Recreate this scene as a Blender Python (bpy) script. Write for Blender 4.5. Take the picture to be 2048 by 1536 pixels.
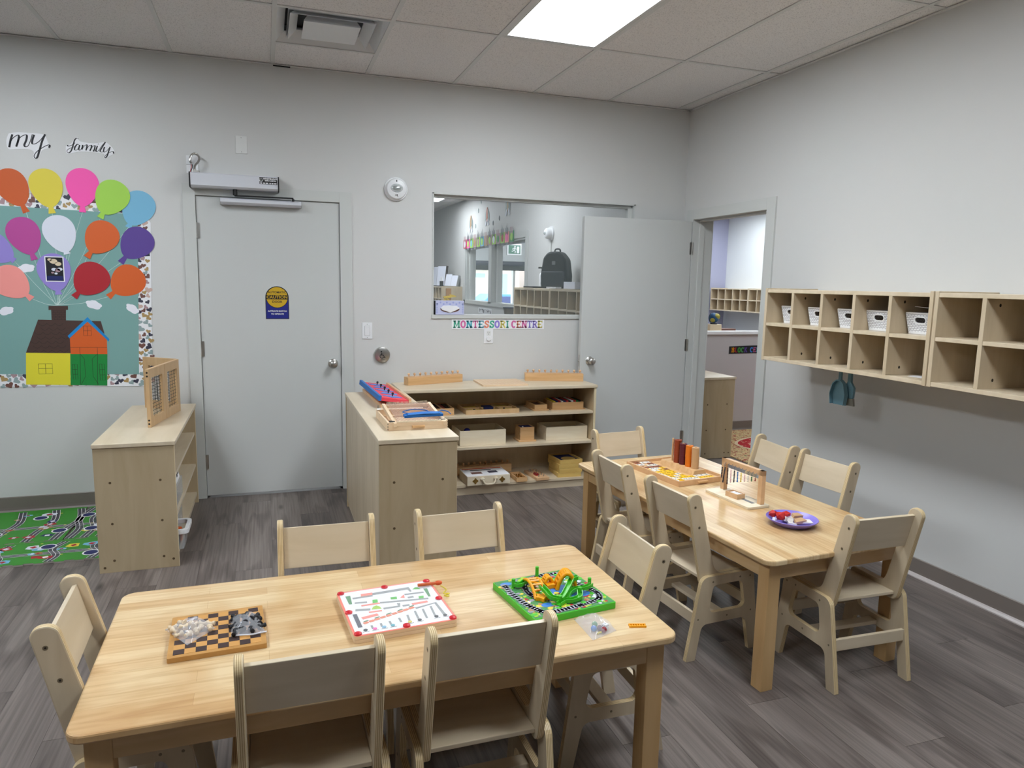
import bpy, bmesh, math, random
from mathutils import Vector, Matrix
from mathutils.geometry import tessellate_polygon
random.seed(7)
S = bpy.context.scene
for o in list(bpy.data.objects): bpy.data.objects.remove(o)
C = S.collection
PI = math.pi
# ---------------------------------------------------------------- camera
cam = bpy.data.cameras.new('camera'); cam_o = bpy.data.objects.new('camera', cam); C.objects.link(cam_o)
cam.sensor_fit = 'HORIZONTAL'; cam.sensor_width = 36.0; cam.lens = 1429.87*36.0/2048.0
cam.clip_start = .05; cam.clip_end = 200
_r = Vector((.94620258, -.32298383, .01954784)); _u = Vector((.02660498, .13786416, .99009376)); _f = Vector((.32247922, .9363092, -.1390404))
cam_o.matrix_world = Matrix(((_r.x, _u.x, -_f.x, -3.2526), (_r.y, _u.y, -_f.y, -5.1972), (_r.z, _u.z, -_f.z, 1.5085), (0, 0, 0, 1)))
S.camera = cam_o
# ---------------------------------------------------------------- world, exposure
W = bpy.data.worlds.new('world'); S.world = W; W.use_nodes = True
_bg = W.node_tree.nodes['Background']; _bg.inputs[0].default_value = (.78, .88, 1, 1); _bg.inputs[1].default_value = 7.0
S.view_settings.view_transform = 'Standard'; S.view_settings.look = 'None'
S.view_settings.exposure = 0.0; S.view_settings.gamma = 1.0; S.view_settings.use_curve_mapping = False
TROFFER = 23.5      # emission of the ceiling light panels in the classroom
TROFFER_B = 17.0    # in the rooms beyond
# ---------------------------------------------------------------- helpers
def s2l(c):
    c = c/255.0
    return c/12.92 if c <= .04045 else ((c+.055)/1.055)**2.4
def rgb(r, g, b): return (s2l(r), s2l(g), s2l(b), 1)
M = {}
def mat(name, col, rough=.5, metal=0, spec=.5, emit=0, alpha=1, coat=0):
    m = bpy.data.materials.new(name); m.use_nodes = True; M[name] = m
    b = m.node_tree.nodes['Principled BSDF']
    b.inputs['Base Color'].default_value = rgb(*col); b.inputs['Roughness'].default_value = rough
    b.inputs['Metallic'].default_value = metal; b.inputs['Specular IOR Level'].default_value = spec
    if coat: b.inputs['Coat Weight'].default_value = coat; b.inputs['Coat Roughness'].default_value = .15
    if emit: b.inputs['Emission Color'].default_value = rgb(*col); b.inputs['Emission Strength'].default_value = emit
    if alpha < 1: b.inputs['Alpha'].default_value = alpha
    return m
def nt(m): return m.node_tree.nodes, m.node_tree.links, m.node_tree.nodes['Principled BSDF']
def coords(n, l, scale, rand=True):
    tc = n.new('ShaderNodeTexCoord'); mp = n.new('ShaderNodeMapping'); mp.inputs['Scale'].default_value = scale
    if rand:
        oi = n.new('ShaderNodeObjectInfo'); mu = n.new('ShaderNodeVectorMath'); mu.operation = 'ADD'
        sc = n.new('ShaderNodeMath'); sc.operation = 'MULTIPLY'; sc.inputs[1].default_value = 37.0
        l.new(oi.outputs['Random'], sc.inputs[0]); l.new(tc.outputs['Object'], mu.inputs[0]); l.new(sc.outputs[0], mu.inputs[1]); l.new(mu.outputs[0], mp.inputs[0])
    else: l.new(tc.outputs['Object'], mp.inputs[0])
    return mp
def ramp(n, stops):
    r = n.new('ShaderNodeValToRGB'); e = r.color_ramp.elements
    e[0].position = stops[0][0]; e[0].color = rgb(*stops[0][1]); e[1].position = stops[-1][0]; e[1].color = rgb(*stops[-1][1])
    for p, c in stops[1:-1]:
        x = e.new(p); x.color = rgb(*c)
    return r
def wood(name, c0, c1, scale, rough=.4, detail=4, dist=.6, ply=None, bump=.02):
    """grain stretched along the axis with the smallest scale; ply = (axis, period): edge stripes of plywood"""
    m = mat(name, c0, rough); n, l, b = nt(m)
    mp = coords(n, l, scale); nz = n.new('ShaderNodeTexNoise'); nz.inputs['Scale'].default_value = 1; nz.inputs['Detail'].default_value = detail; nz.inputs['Distortion'].default_value = dist
    l.new(mp.outputs[0], nz.inputs[0]); r = ramp(n, [(.3, c0), (.7, c1)]); l.new(nz.outputs['Fac'], r.inputs[0]); out = r.outputs[0]
    if ply:
        ax, per, cd = ply
        tc = n.new('ShaderNodeTexCoord'); sp = n.new('ShaderNodeSeparateXYZ'); l.new(tc.outputs['Object'], sp.inputs[0])
        mu = n.new('ShaderNodeMath'); mu.operation = 'MULTIPLY'; mu.inputs[1].default_value = 2*PI/per; l.new(sp.outputs[ax], mu.inputs[0])
        sn = n.new('ShaderNodeMath'); sn.operation = 'SINE'; l.new(mu.outputs[0], sn.inputs[0])
        r2 = n.new('ShaderNodeMapRange'); r2.inputs[1].default_value = -.2; r2.inputs[2].default_value = .6; l.new(sn.outputs[0], r2.inputs[0])
        mx = n.new('ShaderNodeMix'); mx.data_type = 'RGBA'; l.new(r2.outputs[0], mx.inputs[0]); l.new(out, mx.inputs[6]); mx.inputs[7].default_value = rgb(*cd); out = mx.outputs[2]
    l.new(out, b.inputs['Base Color'])
    if bump:
        bp = n.new('ShaderNodeBump'); bp.inputs['Strength'].default_value = .15; bp.inputs['Distance'].default_value = bump*.02; l.new(nz.outputs['Fac'], bp.inputs['Height']); l.new(bp.outputs[0], b.inputs['Normal'])
    return m
class MB:
    def __init__(s): s.v = []; s.f = []; s.m = []
    def add(s, vs, fs, mi=0):
        k = len(s.v); s.v += [tuple(v) for v in vs]
        for f in fs: s.f.append(tuple(i+k for i in f)); s.m.append(mi)
        return s
    def box(s, x0, x1, y0, y1, z0, z1, mi=0):
        v = [(x, y, z) for x in (x0, x1) for y in (y0, y1) for z in (z0, z1)]
        return s.add(v, [(0, 1, 3, 2), (4, 6, 7, 5), (0, 4, 5, 1), (2, 3, 7, 6), (0, 2, 6, 4), (1, 5, 7, 3)], mi)
    def obox(s, c, sz, R=None, mi=0):
        k = len(s.v); a, b, d = sz[0]/2, sz[1]/2, sz[2]/2; s.box(-a, a, -b, b, -d, d, mi)
        for i in range(k, len(s.v)):
            p = Vector(s.v[i]); p = (R @ p) if R is not None else p; s.v[i] = tuple(p+Vector(c))
        return s
    def prism(s, polys, a0, a1, ax='z', mi=0, ms=None):
        """outline (first) with holes, extruded a0..a1 along ax; ms = material of the rim"""
        if not isinstance(polys[0][0], (list, tuple)): polys = [polys]
        ms = mi if ms is None else ms
        def P(p, a): return {'x': (a, p[0], p[1]), 'y': (p[0], a, p[1]), 'z': (p[0], p[1], a)}[ax]
        flat = [p for q in polys for p in q]; n = len(flat)
        k = len(s.v); s.v += [P(p, a0) for p in flat]+[P(p, a1) for p in flat]
        if len(polys) == 1: tri = [tuple(range(n))]
        else: tri = tessellate_polygon([[Vector((p[0], p[1], 0)) for p in q] for q in polys])
        for t in tri:
            s.f.append(tuple(k+i for i in t)); s.m.append(mi); s.f.append(tuple(k+n+i for i in reversed(t))); s.m.append(mi)
        o = 0
        for q in polys:
            m = len(q)
            for i in range(m):
                j = (i+1) % m; s.f.append((k+o+i, k+o+j, k+n+o+j, k+n+o+i)); s.m.append(ms)
            o += m
        return s
    def cyl(s, p0, p1, r0, r1=None, n=16, mi=0, caps=True):
        r1 = r0 if r1 is None else r1; p0, p1 = Vector(p0), Vector(p1); d = (p1-p0).normalized()
        a = d.orthogonal().normalized(); b = d.cross(a); k = len(s.v)
        for p, r in ((p0, r0), (p1, r1)):
            for i in range(n):
                t = 2*PI*i/n; s.v.append(tuple(p+a*(r*math.cos(t))+b*(r*math.sin(t))))
        for i in range(n):
            j = (i+1) % n; s.f.append((k+i, k+j, k+n+j, k+n+i)); s.m.append(mi)
        if caps:
            s.f.append(tuple(k+i for i in reversed(range(n)))); s.m.append(mi); s.f.append(tuple(k+n+i for i in range(n))); s.m.append(mi)
        return s
    def lathe(s, prof, c=(0, 0, 0), n=24, R=None, mi=0):
        k = len(s.v); c = Vector(c)
        for r, z in prof:
            for i in range(n):
                t = 2*PI*i/n; p = Vector((r*math.cos(t), r*math.sin(t), z)); p = (R @ p) if R is not None else p; s.v.append(tuple(p+c))
        for a in range(len(prof)-1):
            for i in range(n):
                j = (i+1) % n; s.f.append((k+a*n+i, k+a*n+j, k+(a+1)*n+j, k+(a+1)*n+i)); s.m.append(mi)
        s.f.append(tuple(k+i for i in reversed(range(n)))); s.m.append(mi)
        e = k+(len(prof)-1)*n; s.f.append(tuple(e+i for i in range(n))); s.m.append(mi)
        return s
    def ball(s, c, r, n=10, sc=(1, 1, 1), mi=0):
        pr = [(r*math.sin(PI*i/n)*1.0+1e-5, -r*math.cos(PI*i/n)) for i in range(n+1)]
        R = Matrix.Diagonal(Vector(sc)); return s.lathe(pr, c, n+2, R, mi)
    def tube(s, pts, r, n=8, mi=0, closed=False):
        P = [Vector(p) for p in pts]; k = len(s.v); m = len(P); up = None
        for i, p in enumerate(P):
            d = (P[min(i+1, m-1)]-P[max(i-1, 0)]).normalized()
            if up is None: up = d.orthogonal().normalized()
            a = (up-d*up.dot(d)); a = a.normalized() if a.length > 1e-6 else d.orthogonal().normalized(); up = a; b = d.cross(a)
            rr = r[i] if isinstance(r, (list, tuple)) else r
            for j in range(n):
                t = 2*PI*j/n; s.v.append(tuple(p+a*(rr*math.cos(t))+b*(rr*math.sin(t))))
        for i in range(m-1):
            for j in range(n):
                q = (j+1) % n; s.f.append((k+i*n+j, k+i*n+q, k+(i+1)*n+q, k+(i+1)*n+j)); s.m.append(mi)
        s.f.append(tuple(k+j for j in reversed(range(n)))); s.m.append(mi); s.f.append(tuple(k+(m-1)*n+j for j in range(n))); s.m.append(mi)
        return s
    def ribbon(s, pts, w, a0, a1, ax='y', mi=0):
        """flat stroke of varying width in a wall plane"""
        m = len(pts); L = []; Rr = []
        for i, p in enumerate(pts):
            q0 = pts[max(i-1, 0)]; q1 = pts[min(i+1, m-1)]; dx, dz = q1[0]-q0[0], q1[1]-q0[1]; h = math.hypot(dx, dz) or 1
            ww = w[i] if isinstance(w, (list, tuple)) else w
            L.append((p[0]-dz/h*ww/2, p[1]+dx/h*ww/2)); Rr.append((p[0]+dz/h*ww/2, p[1]-dx/h*ww/2))
        for i in range(m-1): s.prism([L[i], L[i+1], Rr[i+1], Rr[i]], a0, a1, ax, mi)
        return s
    def xf(s, Mx, k=0):
        for i in range(k, len(s.v)): s.v[i] = tuple(Mx @ Vector(s.v[i]))
        return s
    def mesh(s, name, mats):
        me = bpy.data.meshes.new(name); me.from_pydata(s.v, [], s.f)
        for m in (mats if isinstance(mats, (list, tuple)) else [mats]): me.materials.append(M[m] if isinstance(m, str) else m)
        me.polygons.foreach_set('material_index', s.m); me.update()
        bm = bmesh.new(); bm.from_mesh(me); bmesh.ops.recalc_face_normals(bm, faces=bm.faces); bm.to_mesh(me); bm.free()
        return me
    def build(s, name, mats, parent=None, loc=(0, 0, 0), smooth=0, bevel=0, rotz=0):
        me = s.mesh(name, mats); o = bpy.data.objects.new(name, me); C.objects.link(o); o.location = loc; o.rotation_euler = (0, 0, rotz)
        if parent is not None: o.parent = parent
        if smooth:
            for p in me.polygons: p.use_smooth = True
            try: me.set_sharp_from_angle(angle=math.radians(smooth))
            except Exception: pass
        if bevel:
            b = o.modifiers.new('bevel', 'BEVEL'); b.width = bevel; b.segments = 2; b.limit_method = 'ANGLE'; b.angle_limit = math.radians(40); b.harden_normals = False
        return o
def tag(o, label, cat, group=None, kind=None):
    o['label'] = label; o['category'] = cat
    if group: o['group'] = group
    if kind: o['kind'] = kind
    return o
def thing(name, label, cat, loc=(0, 0, 0), rotz=0, group=None):
    o = bpy.data.objects.new(name, None); C.objects.link(o); o.location = loc; o.rotation_euler = (0, 0, rotz); o.empty_display_size = .05
    return tag(o, label, cat, group)
def struct(o): o['kind'] = 'structure'; return o
def stuff(o): o['kind'] = 'stuff'; return o
def dup(root, loc, rotz=None, label=None, group=None):
    def cp(o, par):
        c = o.copy(); C.objects.link(c)
        if par is not None: c.parent = par
        for ch in o.children: cp(ch, c)
        return c
    r = cp(root, None); r.location = loc
    if rotz is not None: r.rotation_euler = (0, 0, rotz)
    if label: r['label'] = label
    if group: r['group'] = group
    return r
def again(o, parent, loc=(0, 0, 0), rotz=0):
    c = o.copy(); C.objects.link(c); c.parent = parent; c.location = loc; c.rotation_euler = (0, 0, rotz); return c
def rrect(x0, x1, y0, y1, r, n=4):
    P = []
    for cx, cy, a in ((x1-r, y1-r, 0), (x0+r, y1-r, 90), (x0+r, y0+r, 180), (x1-r, y0+r, 270)):
        for i in range(n+1):
            t = math.radians(a+90*i/n); P.append((cx+r*math.cos(t), cy+r*math.sin(t)))
    return P
def rpoly(pts, rad, n=5):
    out = []; m = len(pts)
    for i in range(m):
        r = rad[i] if isinstance(rad, (list, tuple)) else rad
        p = Vector(pts[i]); a = (Vector(pts[i-1])-p); b = (Vector(pts[(i+1) % m])-p)
        if r <= 0: out.append(tuple(p)); continue
        ang = a.angle(b); t = min(r/math.tan(ang/2), a.length*.49, b.length*.49); rr = t*math.tan(ang/2)
        pa, pb = p+a.normalized()*t, p+b.normalized()*t; c = p+(a.normalized()+b.normalized()).normalized()*(rr/math.sin(ang/2))
        va, vb = pa-c, pb-c; a0 = math.atan2(va.y, va.x); da = math.atan2(vb.y, vb.x)-a0
        while da > PI: da -= 2*PI
        while da < -PI: da += 2*PI
        for k in range(n+1): out.append((c.x+rr*math.cos(a0+da*k/n), c.y+rr*math.sin(a0+da*k/n)))
    return out
def circ(cx, cy, r, n=20, ry=None): return [(cx+r*math.cos(2*PI*i/n), cy+(ry or r)*math.sin(2*PI*i/n)) for i in range(n)]
def spline(pts, k=6):
    out = []; m = len(pts)
    for i in range(m-1):
        p0, p1, p2, p3 = pts[max(i-1, 0)], pts[i], pts[i+1], pts[min(i+2, m-1)]
        for j in range(k):
            t = j/k; out.append(tuple(.5*((2*b)+(c-a)*t+(2*a-5*b+4*c-d)*t*t+(-a+3*b-3*c+d)*t**3) for a, b, c, d in zip(p0, p1, p2, p3)))
    return out+[tuple(pts[-1])]
def text(name, s, size, m, parent, Mx, ext=.0006, bold=0, sx=1):
    cu = bpy.data.curves.new(name, 'FONT'); cu.body = s; cu.size = size; cu.extrude = ext; cu.offset = bold; cu.align_x = 'CENTER'; cu.align_y = 'CENTER'; cu.resolution_u = 3
    t = bpy.data.objects.new(name, cu); C.objects.link(t); bpy.context.view_layer.update()
    me = bpy.data.meshes.new_from_object(t.evaluated_get(bpy.context.evaluated_depsgraph_get())); bpy.data.objects.remove(t); bpy.data.curves.remove(cu)
    me.transform(Mx @ Matrix.Diagonal((sx, 1, 1, 1))); me.materials.clear(); me.materials.append(M[m]); me.name = name
    o = bpy.data.objects.new(name, me); C.objects.link(o)
    if parent is not None: o.parent = parent
    return o
def onwall(x, y, z): return Matrix.Translation((x, y, z)) @ Matrix.Rotation(PI/2, 4, 'X')     # reads from the -y side
def rot(ax, deg): return Matrix.Rotation(math.radians(deg), 3, ax)
# ---------------------------------------------------------------- materials
def paint(name, col, rough=.55):
    m = mat(name, col, rough, spec=.3); n, l, b = nt(m); mp = coords(n, l, (1, 1, 1), False)
    nz = n.new('ShaderNodeTexNoise'); nz.inputs['Scale'].default_value = 220; nz.inputs['Detail'].default_value = 2; l.new(mp.outputs[0], nz.inputs[0])
    bp = n.new('ShaderNodeBump'); bp.inputs['Strength'].default_value = .06; bp.inputs['Distance'].default_value = .001; l.new(nz.outputs['Fac'], bp.inputs['Height']); l.new(bp.outputs[0], b.inputs['Normal'])
    return m
paint('wall_paint', (211, 211, 210)); paint('door_paint', (203, 205, 204), .35); paint('trim_paint', (205, 207, 205), .35)
paint('far_wall_paint', (224, 228, 230)); paint('lilac_paint', (176, 178, 204)); paint('half_wall_paint', (190, 186, 188))
def tile_mat():
    m = mat('ceiling_tile', (204, 198, 196), .9, spec=.1); n, l, b = nt(m); mp = coords(n, l, (1, 1, 1))
    nz = n.new('ShaderNodeTexNoise'); nz.inputs['Scale'].default_value = 160; nz.inputs['Detail'].default_value = 3; l.new(mp.outputs[0], nz.inputs[0])
    r = ramp(n, [(.32, (198, 195, 196)), (.46, (234, 231, 231))]); l.new(nz.outputs['Fac'], r.inputs[0]); l.new(r.outputs[0], b.inputs['Base Color'])
    bp = n.new('ShaderNodeBump'); bp.inputs['Strength'].default_value = .3; bp.inputs['Distance'].default_value = .002; l.new(nz.outputs['Fac'], bp.inputs['Height']); l.new(bp.outputs[0], b.inputs['Normal'])
tile_mat()
mat('grid_white', (214, 214, 213), .4); mat('vent_white', (228, 230, 233), .35); mat('dark', (22, 22, 24), .6); mat('black', (14, 14, 17), .45)
mat('baseboard_vinyl', (122, 113, 107), .45); mat('baseboard_toe_highlight', (196, 188, 186), .35)
def light_mat(name, strength):
    m = mat(name, (232, 246, 255), .5); b = nt(m)[2]; b.inputs['Emission Color'].default_value = (.89, .955, 1, 1); b.inputs['Emission Strength'].default_value = strength
light_mat('light_panel', TROFFER); light_mat('light_panel_beyond', TROFFER_B)
def floor_mat():
    m = mat('plank', (104, 98, 96), .42, spec=.4); n, l, b = nt(m)
    mp = coords(n, l, (6, .45, 1)); n1 = n.new('ShaderNodeTexNoise'); n1.inputs['Scale'].default_value = 1; n1.inputs['Detail'].default_value = 6; n1.inputs['Distortion'].default_value = .4; l.new(mp.outputs[0], n1.inputs[0])
    mp2 = coords(n, l, (110, 2.2, 1)); n2 = n.new('ShaderNodeTexNoise'); n2.inputs['Scale'].default_value = 1; n2.inputs['Detail'].default_value = 4; l.new(mp2.outputs[0], n2.inputs[0])
    wv = n.new('ShaderNodeTexWave'); wv.wave_type = 'RINGS'; wv.inputs['Scale'].default_value = 1.6; wv.inputs['Distortion'].default_value = 6; wv.inputs['Detail'].default_value = 3; wv.inputs['Detail Scale'].default_value = 1.2
    mp3 = coords(n, l, (6, .5, 1)); l.new(mp3.outputs[0], wv.inputs[0])
    r1 = ramp(n, [(.25, (102, 93, 89)), (.5, (122, 112, 107)), (.75, (141, 131, 126))]); l.new(n1.outputs['Fac'], r1.inputs[0])
    r2 = ramp(n, [(.3, (196, 192, 191)), (.6, (255, 255, 255))]); l.new(n2.outputs['Fac'], r2.inputs[0])
    r3 = ramp(n, [(.0, (206, 203, 203)), (.3, (255, 255, 255))]); l.new(wv.outputs['Fac'], r3.inputs[0])
    a = n.new('ShaderNodeMix'); a.data_type = 'RGBA'; a.blend_type = 'MULTIPLY'; a.inputs[0].default_value = .8; l.new(r1.outputs[0], a.inputs[6]); l.new(r2.outputs[0], a.inputs[7])
    a2 = n.new('ShaderNodeMix'); a2.data_type = 'RGBA'; a2.blend_type = 'MULTIPLY'; a2.inputs[0].default_value = .8; l.new(a.outputs[2], a2.inputs[6]); l.new(r3.outputs[0], a2.inputs[7])
    oi = n.new('ShaderNodeObjectInfo'); mr = n.new('ShaderNodeMapRange'); mr.inputs[3].default_value = .88; mr.inputs[4].default_value = 1.06; l.new(oi.outputs['Random'], mr.inputs[0])
    hs = n.new('ShaderNodeHueSaturation'); l.new(mr.outputs[0], hs.inputs['Value']); l.new(a2.outputs[2], hs.inputs['Color']); l.new(hs.outputs[0], b.inputs['Base Color'])
    # dark knots
    vo = n.new('ShaderNodeTexVoronoi'); vo.inputs['Scale'].default_value = 1; mp4 = coords(n, l, (5.5, 1.6, 1)); l.new(mp4.outputs[0], vo.inputs[0])
    r4 = ramp(n, [(.03, (120, 116, 116)), (.12, (255, 255, 255))]); l.new(vo.outputs['Distance'], r4.inputs[0])
    a3 = n.new('ShaderNodeMix'); a3.data_type = 'RGBA'; a3.blend_type = 'MULTIPLY'; a3.inputs[0].default_value = .9; l.new(hs.outputs[0], a3.inputs[6]); l.new(r4.outputs[0], a3.inputs[7]); l.new(a3.outputs[2], b.inputs['Base Color'])
    bp = n.new('ShaderNodeBump'); bp.inputs['Strength'].default_value = .12; bp.inputs['Distance'].default_value = .001; l.new(n2.outputs['Fac'], bp.inputs['Height']); l.new(bp.outputs[0], b.inputs['Normal'])
floor_mat(); mat('floor_base', (60, 56, 55), .6); mat('far_floor', (112, 104, 102), .45)
wood('ply', (198, 180, 151), (214, 197, 170), (14, 14, 2.2), .4)
wood('ply_dark', (180, 160, 128), (194, 175, 144), (11, 11, 1.6), .42, dist=1.2)
wood('ply_h', (208, 191, 163), (222, 206, 181), (2.2, 14, 14), .35)
wood('ply_edge_x', (226, 204, 160), (236, 216, 176), (30, 30, 30), .4, ply=(0, .0045, (186, 156, 110)))
wood('ply_edge_z', (226, 204, 160), (236, 216, 176), (30, 30, 30), .4, ply=(2, .0045, (186, 156, 110)))
wood('ply_edge_y', (226, 204, 160), (236, 216, 176), (30, 30, 30), .4, ply=(1, .0045, (186, 156, 110)))
wood('edge_band', (226, 208, 170), (236, 220, 186), (8, 8, 8), .4)
wood('table_leg', (200, 160, 108), (212, 176, 126), (22, 22, 2), .4); wood('table_apron', (200, 164, 116), (216, 182, 136), (3, 22, 22), .4); wood('table_apron_y', (200, 164, 116), (216, 182, 136), (22, 3, 22), .4)
def butcher():
    m = mat('butcher_block', (222, 192, 148), .3, spec=.5); n, l, b = nt(m)
    tc = n.new('ShaderNodeTexCoord'); mp = n.new('ShaderNodeMapping'); mp.inputs['Location'].default_value = (3.1, 2.2, 0); l.new(tc.outputs['Object'], mp.inputs[0])
    br = n.new('ShaderNodeTexBrick'); br.offset = .37; br.offset_frequency = 2; br.squash = 1; br.inputs['Scale'].default_value = 1; br.inputs['Mortar Size'].default_value = .0004; br.inputs['Mortar Smooth'].default_value = .1; br.inputs['Brick Width'].default_value = .46; br.inputs['Row Height'].default_value = .052; br.inputs['Bias'].default_value = -.1
    br.inputs['Color1'].default_value = rgb(230, 206, 165); br.inputs['Color2'].default_value = rgb(212, 178, 132); br.inputs['Mortar'].default_value = rgb(196, 162, 118); l.new(mp.outputs[0], br.inputs[0])
    mp2 = n.new('ShaderNodeMapping'); mp2.inputs['Scale'].default_value = (3, 45, 3); l.new(tc.outputs['Object'], mp2.inputs[0])
    nz = n.new('ShaderNodeTexNoise'); nz.inputs['Scale'].default_value = 1; nz.inputs['Detail'].default_value = 5; nz.inputs['Distortion'].default_value = 1.2; l.new(mp2.outputs[0], nz.inputs[0])
    r = ramp(n, [(.3, (226, 210, 188)), (.6, (255, 255, 255))]); l.new(nz.outputs['Fac'], r.inputs[0])
    a = n.new('ShaderNodeMix'); a.data_type = 'RGBA'; a.blend_type = 'MULTIPLY'; a.inputs[0].default_value = .75; l.new(br.outputs['Color'], a.inputs[6]); l.new(r.outputs[0], a.inputs[7])
    nz2 = n.new('ShaderNodeTexNoise'); nz2.inputs['Scale'].default_value = 5; l.new(tc.outputs['Object'], nz2.inputs[0]); r2 = ramp(n, [(.35, (236, 222, 205)), (.55, (255, 255, 255))]); l.new(nz2.outputs['Fac'], r2.inputs[0])
    a2 = n.new('ShaderNodeMix'); a2.data_type = 'RGBA'; a2.blend_type = 'MULTIPLY'; a2.inputs[0].default_value = .9; l.new(a.outputs[2], a2.inputs[6]); l.new(r2.outputs[0], a2.inputs[7]); l.new(a2.outputs[2], b.inputs['Base Color'])
butcher()
wood('beech', (214, 170, 126), (226, 186, 144), (24, 24, 24), .4); wood('beech_x', (206, 160, 108), (226, 186, 138), (3, 40, 40), .4); wood('pine_tray', (226, 196, 160), (236, 210, 178), (5, 30, 30), .4)
wood('oak_frame', (196, 160, 116), (210, 176, 134), (20, 20, 3), .45); wood('pale_wood', (228, 212, 184), (238, 226, 202), (4, 24, 24), .4); wood('yellow_wood', (206, 170, 96), (220, 188, 112), (4, 24, 24), .4)
for nm, c, r in (('steel', (196, 194, 190), .28), ('chrome', (214, 214, 214), .15), ('brass', (196, 164, 96), .3), ('brushed_alu', (206, 208, 214), .38)): mat(nm, c, r, metal=1)
mat('alu_paint', (214, 216, 224), .35); mat('white_plastic', (236, 237, 240), .35); mat('offwhite_plastic', (226, 227, 226), .4); mat('screw', (96, 78, 54), .45, metal=.2); mat('bolt', (132, 118, 96), .4, metal=.3); mat('hole', (40, 32, 24), .8)
mat('white_paper', (240, 240, 244), .7); mat('ink', (18, 18, 26), .6); mat('teal_paper', (126, 168, 164), .8)
for nm, c in dict(p_orange=(206, 92, 36), p_dorange=(214, 84, 30), p_yellow=(226, 208, 66), p_pink=(255, 84, 178), p_lime=(166, 216, 80), p_sky=(122, 186, 220), p_magenta=(186, 72, 152), p_white=(222, 226, 240), p_orange2=(220, 98, 36), p_purple=(92, 66, 150), p_lav=(152, 136, 214), p_red=(178, 30, 44), p_salmon=(250, 156, 150), p_brown=(76, 54, 48), p_green=(24, 138, 62), p_blue=(18, 138, 208), p_house_yellow=(232, 220, 56), string=(206, 226, 222), cloud=(240, 240, 250), line=(40, 34, 26),
    h0=(116, 78, 70), h1=(176, 146, 96), h2=(150, 168, 170), h3=(58, 58, 76), h4=(206, 176, 166), h5=(176, 144, 150), lt0=(76, 178, 150), lt1=(214, 108, 166), lt2=(72, 172, 190), lt3=(232, 140, 116), lt4=(146, 128, 214), lt5=(222, 208, 104),
    toy_green=(72, 190, 40), toy_orange=(250, 168, 10), toy_blue=(60, 130, 214), toy_red=(206, 22, 40), road=(74, 72, 82), mat_green=(58, 142, 44), mat_edge=(168, 160, 154), navy=(22, 34, 96), royal=(20, 30, 130), sign_yellow=(206, 166, 26), plate_purple=(138, 122, 214), peg_red=(196, 36, 30), pink_print=(246, 138, 122), print_grey=(150, 152, 152), print_green=(70, 140, 80), print_orange=(236, 128, 84), loom_blue=(24, 108, 186), tray_red=(232, 66, 84), dustpan=(108, 148, 164), bristle=(150, 150, 140), backpack=(30, 31, 38), backpack2=(52, 54, 64), globe_blue=(40, 88, 130), globe_land=(170, 160, 60), rug_red=(168, 24, 34), rug_tan=(196, 164, 118), rug_cream=(220, 196, 160), cardboard=(176, 132, 84), leaf_yellow=(232, 196, 60), tissue_box=(196, 200, 232), tissue_dot=(160, 170, 222), exit_green=(70, 120, 100), dstack0=(150, 62, 30), dstack1=(92, 24, 40), dstack2=(232, 124, 16), dstack3=(206, 166, 124), bead_navy=(20, 26, 50), bead_brown=(60, 34, 26), bead_pink=(238, 196, 200), bead_black=(18, 18, 20), bead_blue=(52, 110, 180), bead_yellow=(228, 196, 60), bead_green=(40, 110, 60), bead_red=(140, 20, 30), bead_white=(232, 226, 220), tile_white=(236, 230, 222), tile_brown=(150, 86, 56), tile_yellow=(250, 196, 24), house_brick=(206, 186, 176), house_roof=(176, 152, 140), grass=(110, 150, 80), asphalt=(140, 140, 140), rattan=(104, 92, 82), chess_dark=(58, 40, 38), chess_light=(206, 152, 84), clip_wire=(120, 122, 126), box_cream=(226, 206, 176), stone_grey=(150, 152, 164), lime2=(166, 206, 40)).items(): mat(nm, c, .55 if nm[:2] not in ('to', 'be', 'pl') else .35)
wood('chess_frame', (182, 132, 68), (200, 150, 86), (20, 20, 20), .4)
def clear(name, col, alpha, rough=.05):
    m = bpy.data.materials.new(name); m.use_nodes = True; M[name] = m; n, l = m.node_tree.nodes, m.node_tree.links; n.clear()
    o = n.new('ShaderNodeOutputMaterial'); mx = n.new('ShaderNodeMixShader'); t = n.new('ShaderNodeBsdfTransparent'); g = n.new('ShaderNodeBsdfPrincipled')
    g.inputs['Base Color'].default_value = rgb(*col); g.inputs['Roughness'].default_value = rough; mx.inputs[0].default_value = alpha
    l.new(t.outputs[0], mx.inputs[1]); l.new(g.outputs[0], mx.inputs[2]); l.new(mx.outputs[0], o.inputs[0]); return m
clear('poly_bag', (232, 232, 238), .28); clear('clear_plastic', (214, 220, 228), .35, .2); clear('window_glass', (200, 215, 215), .07, .02); clear('maze_cover', (240, 242, 244), .1, .05); clear('dome', (190, 200, 200), .45, .05)
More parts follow.
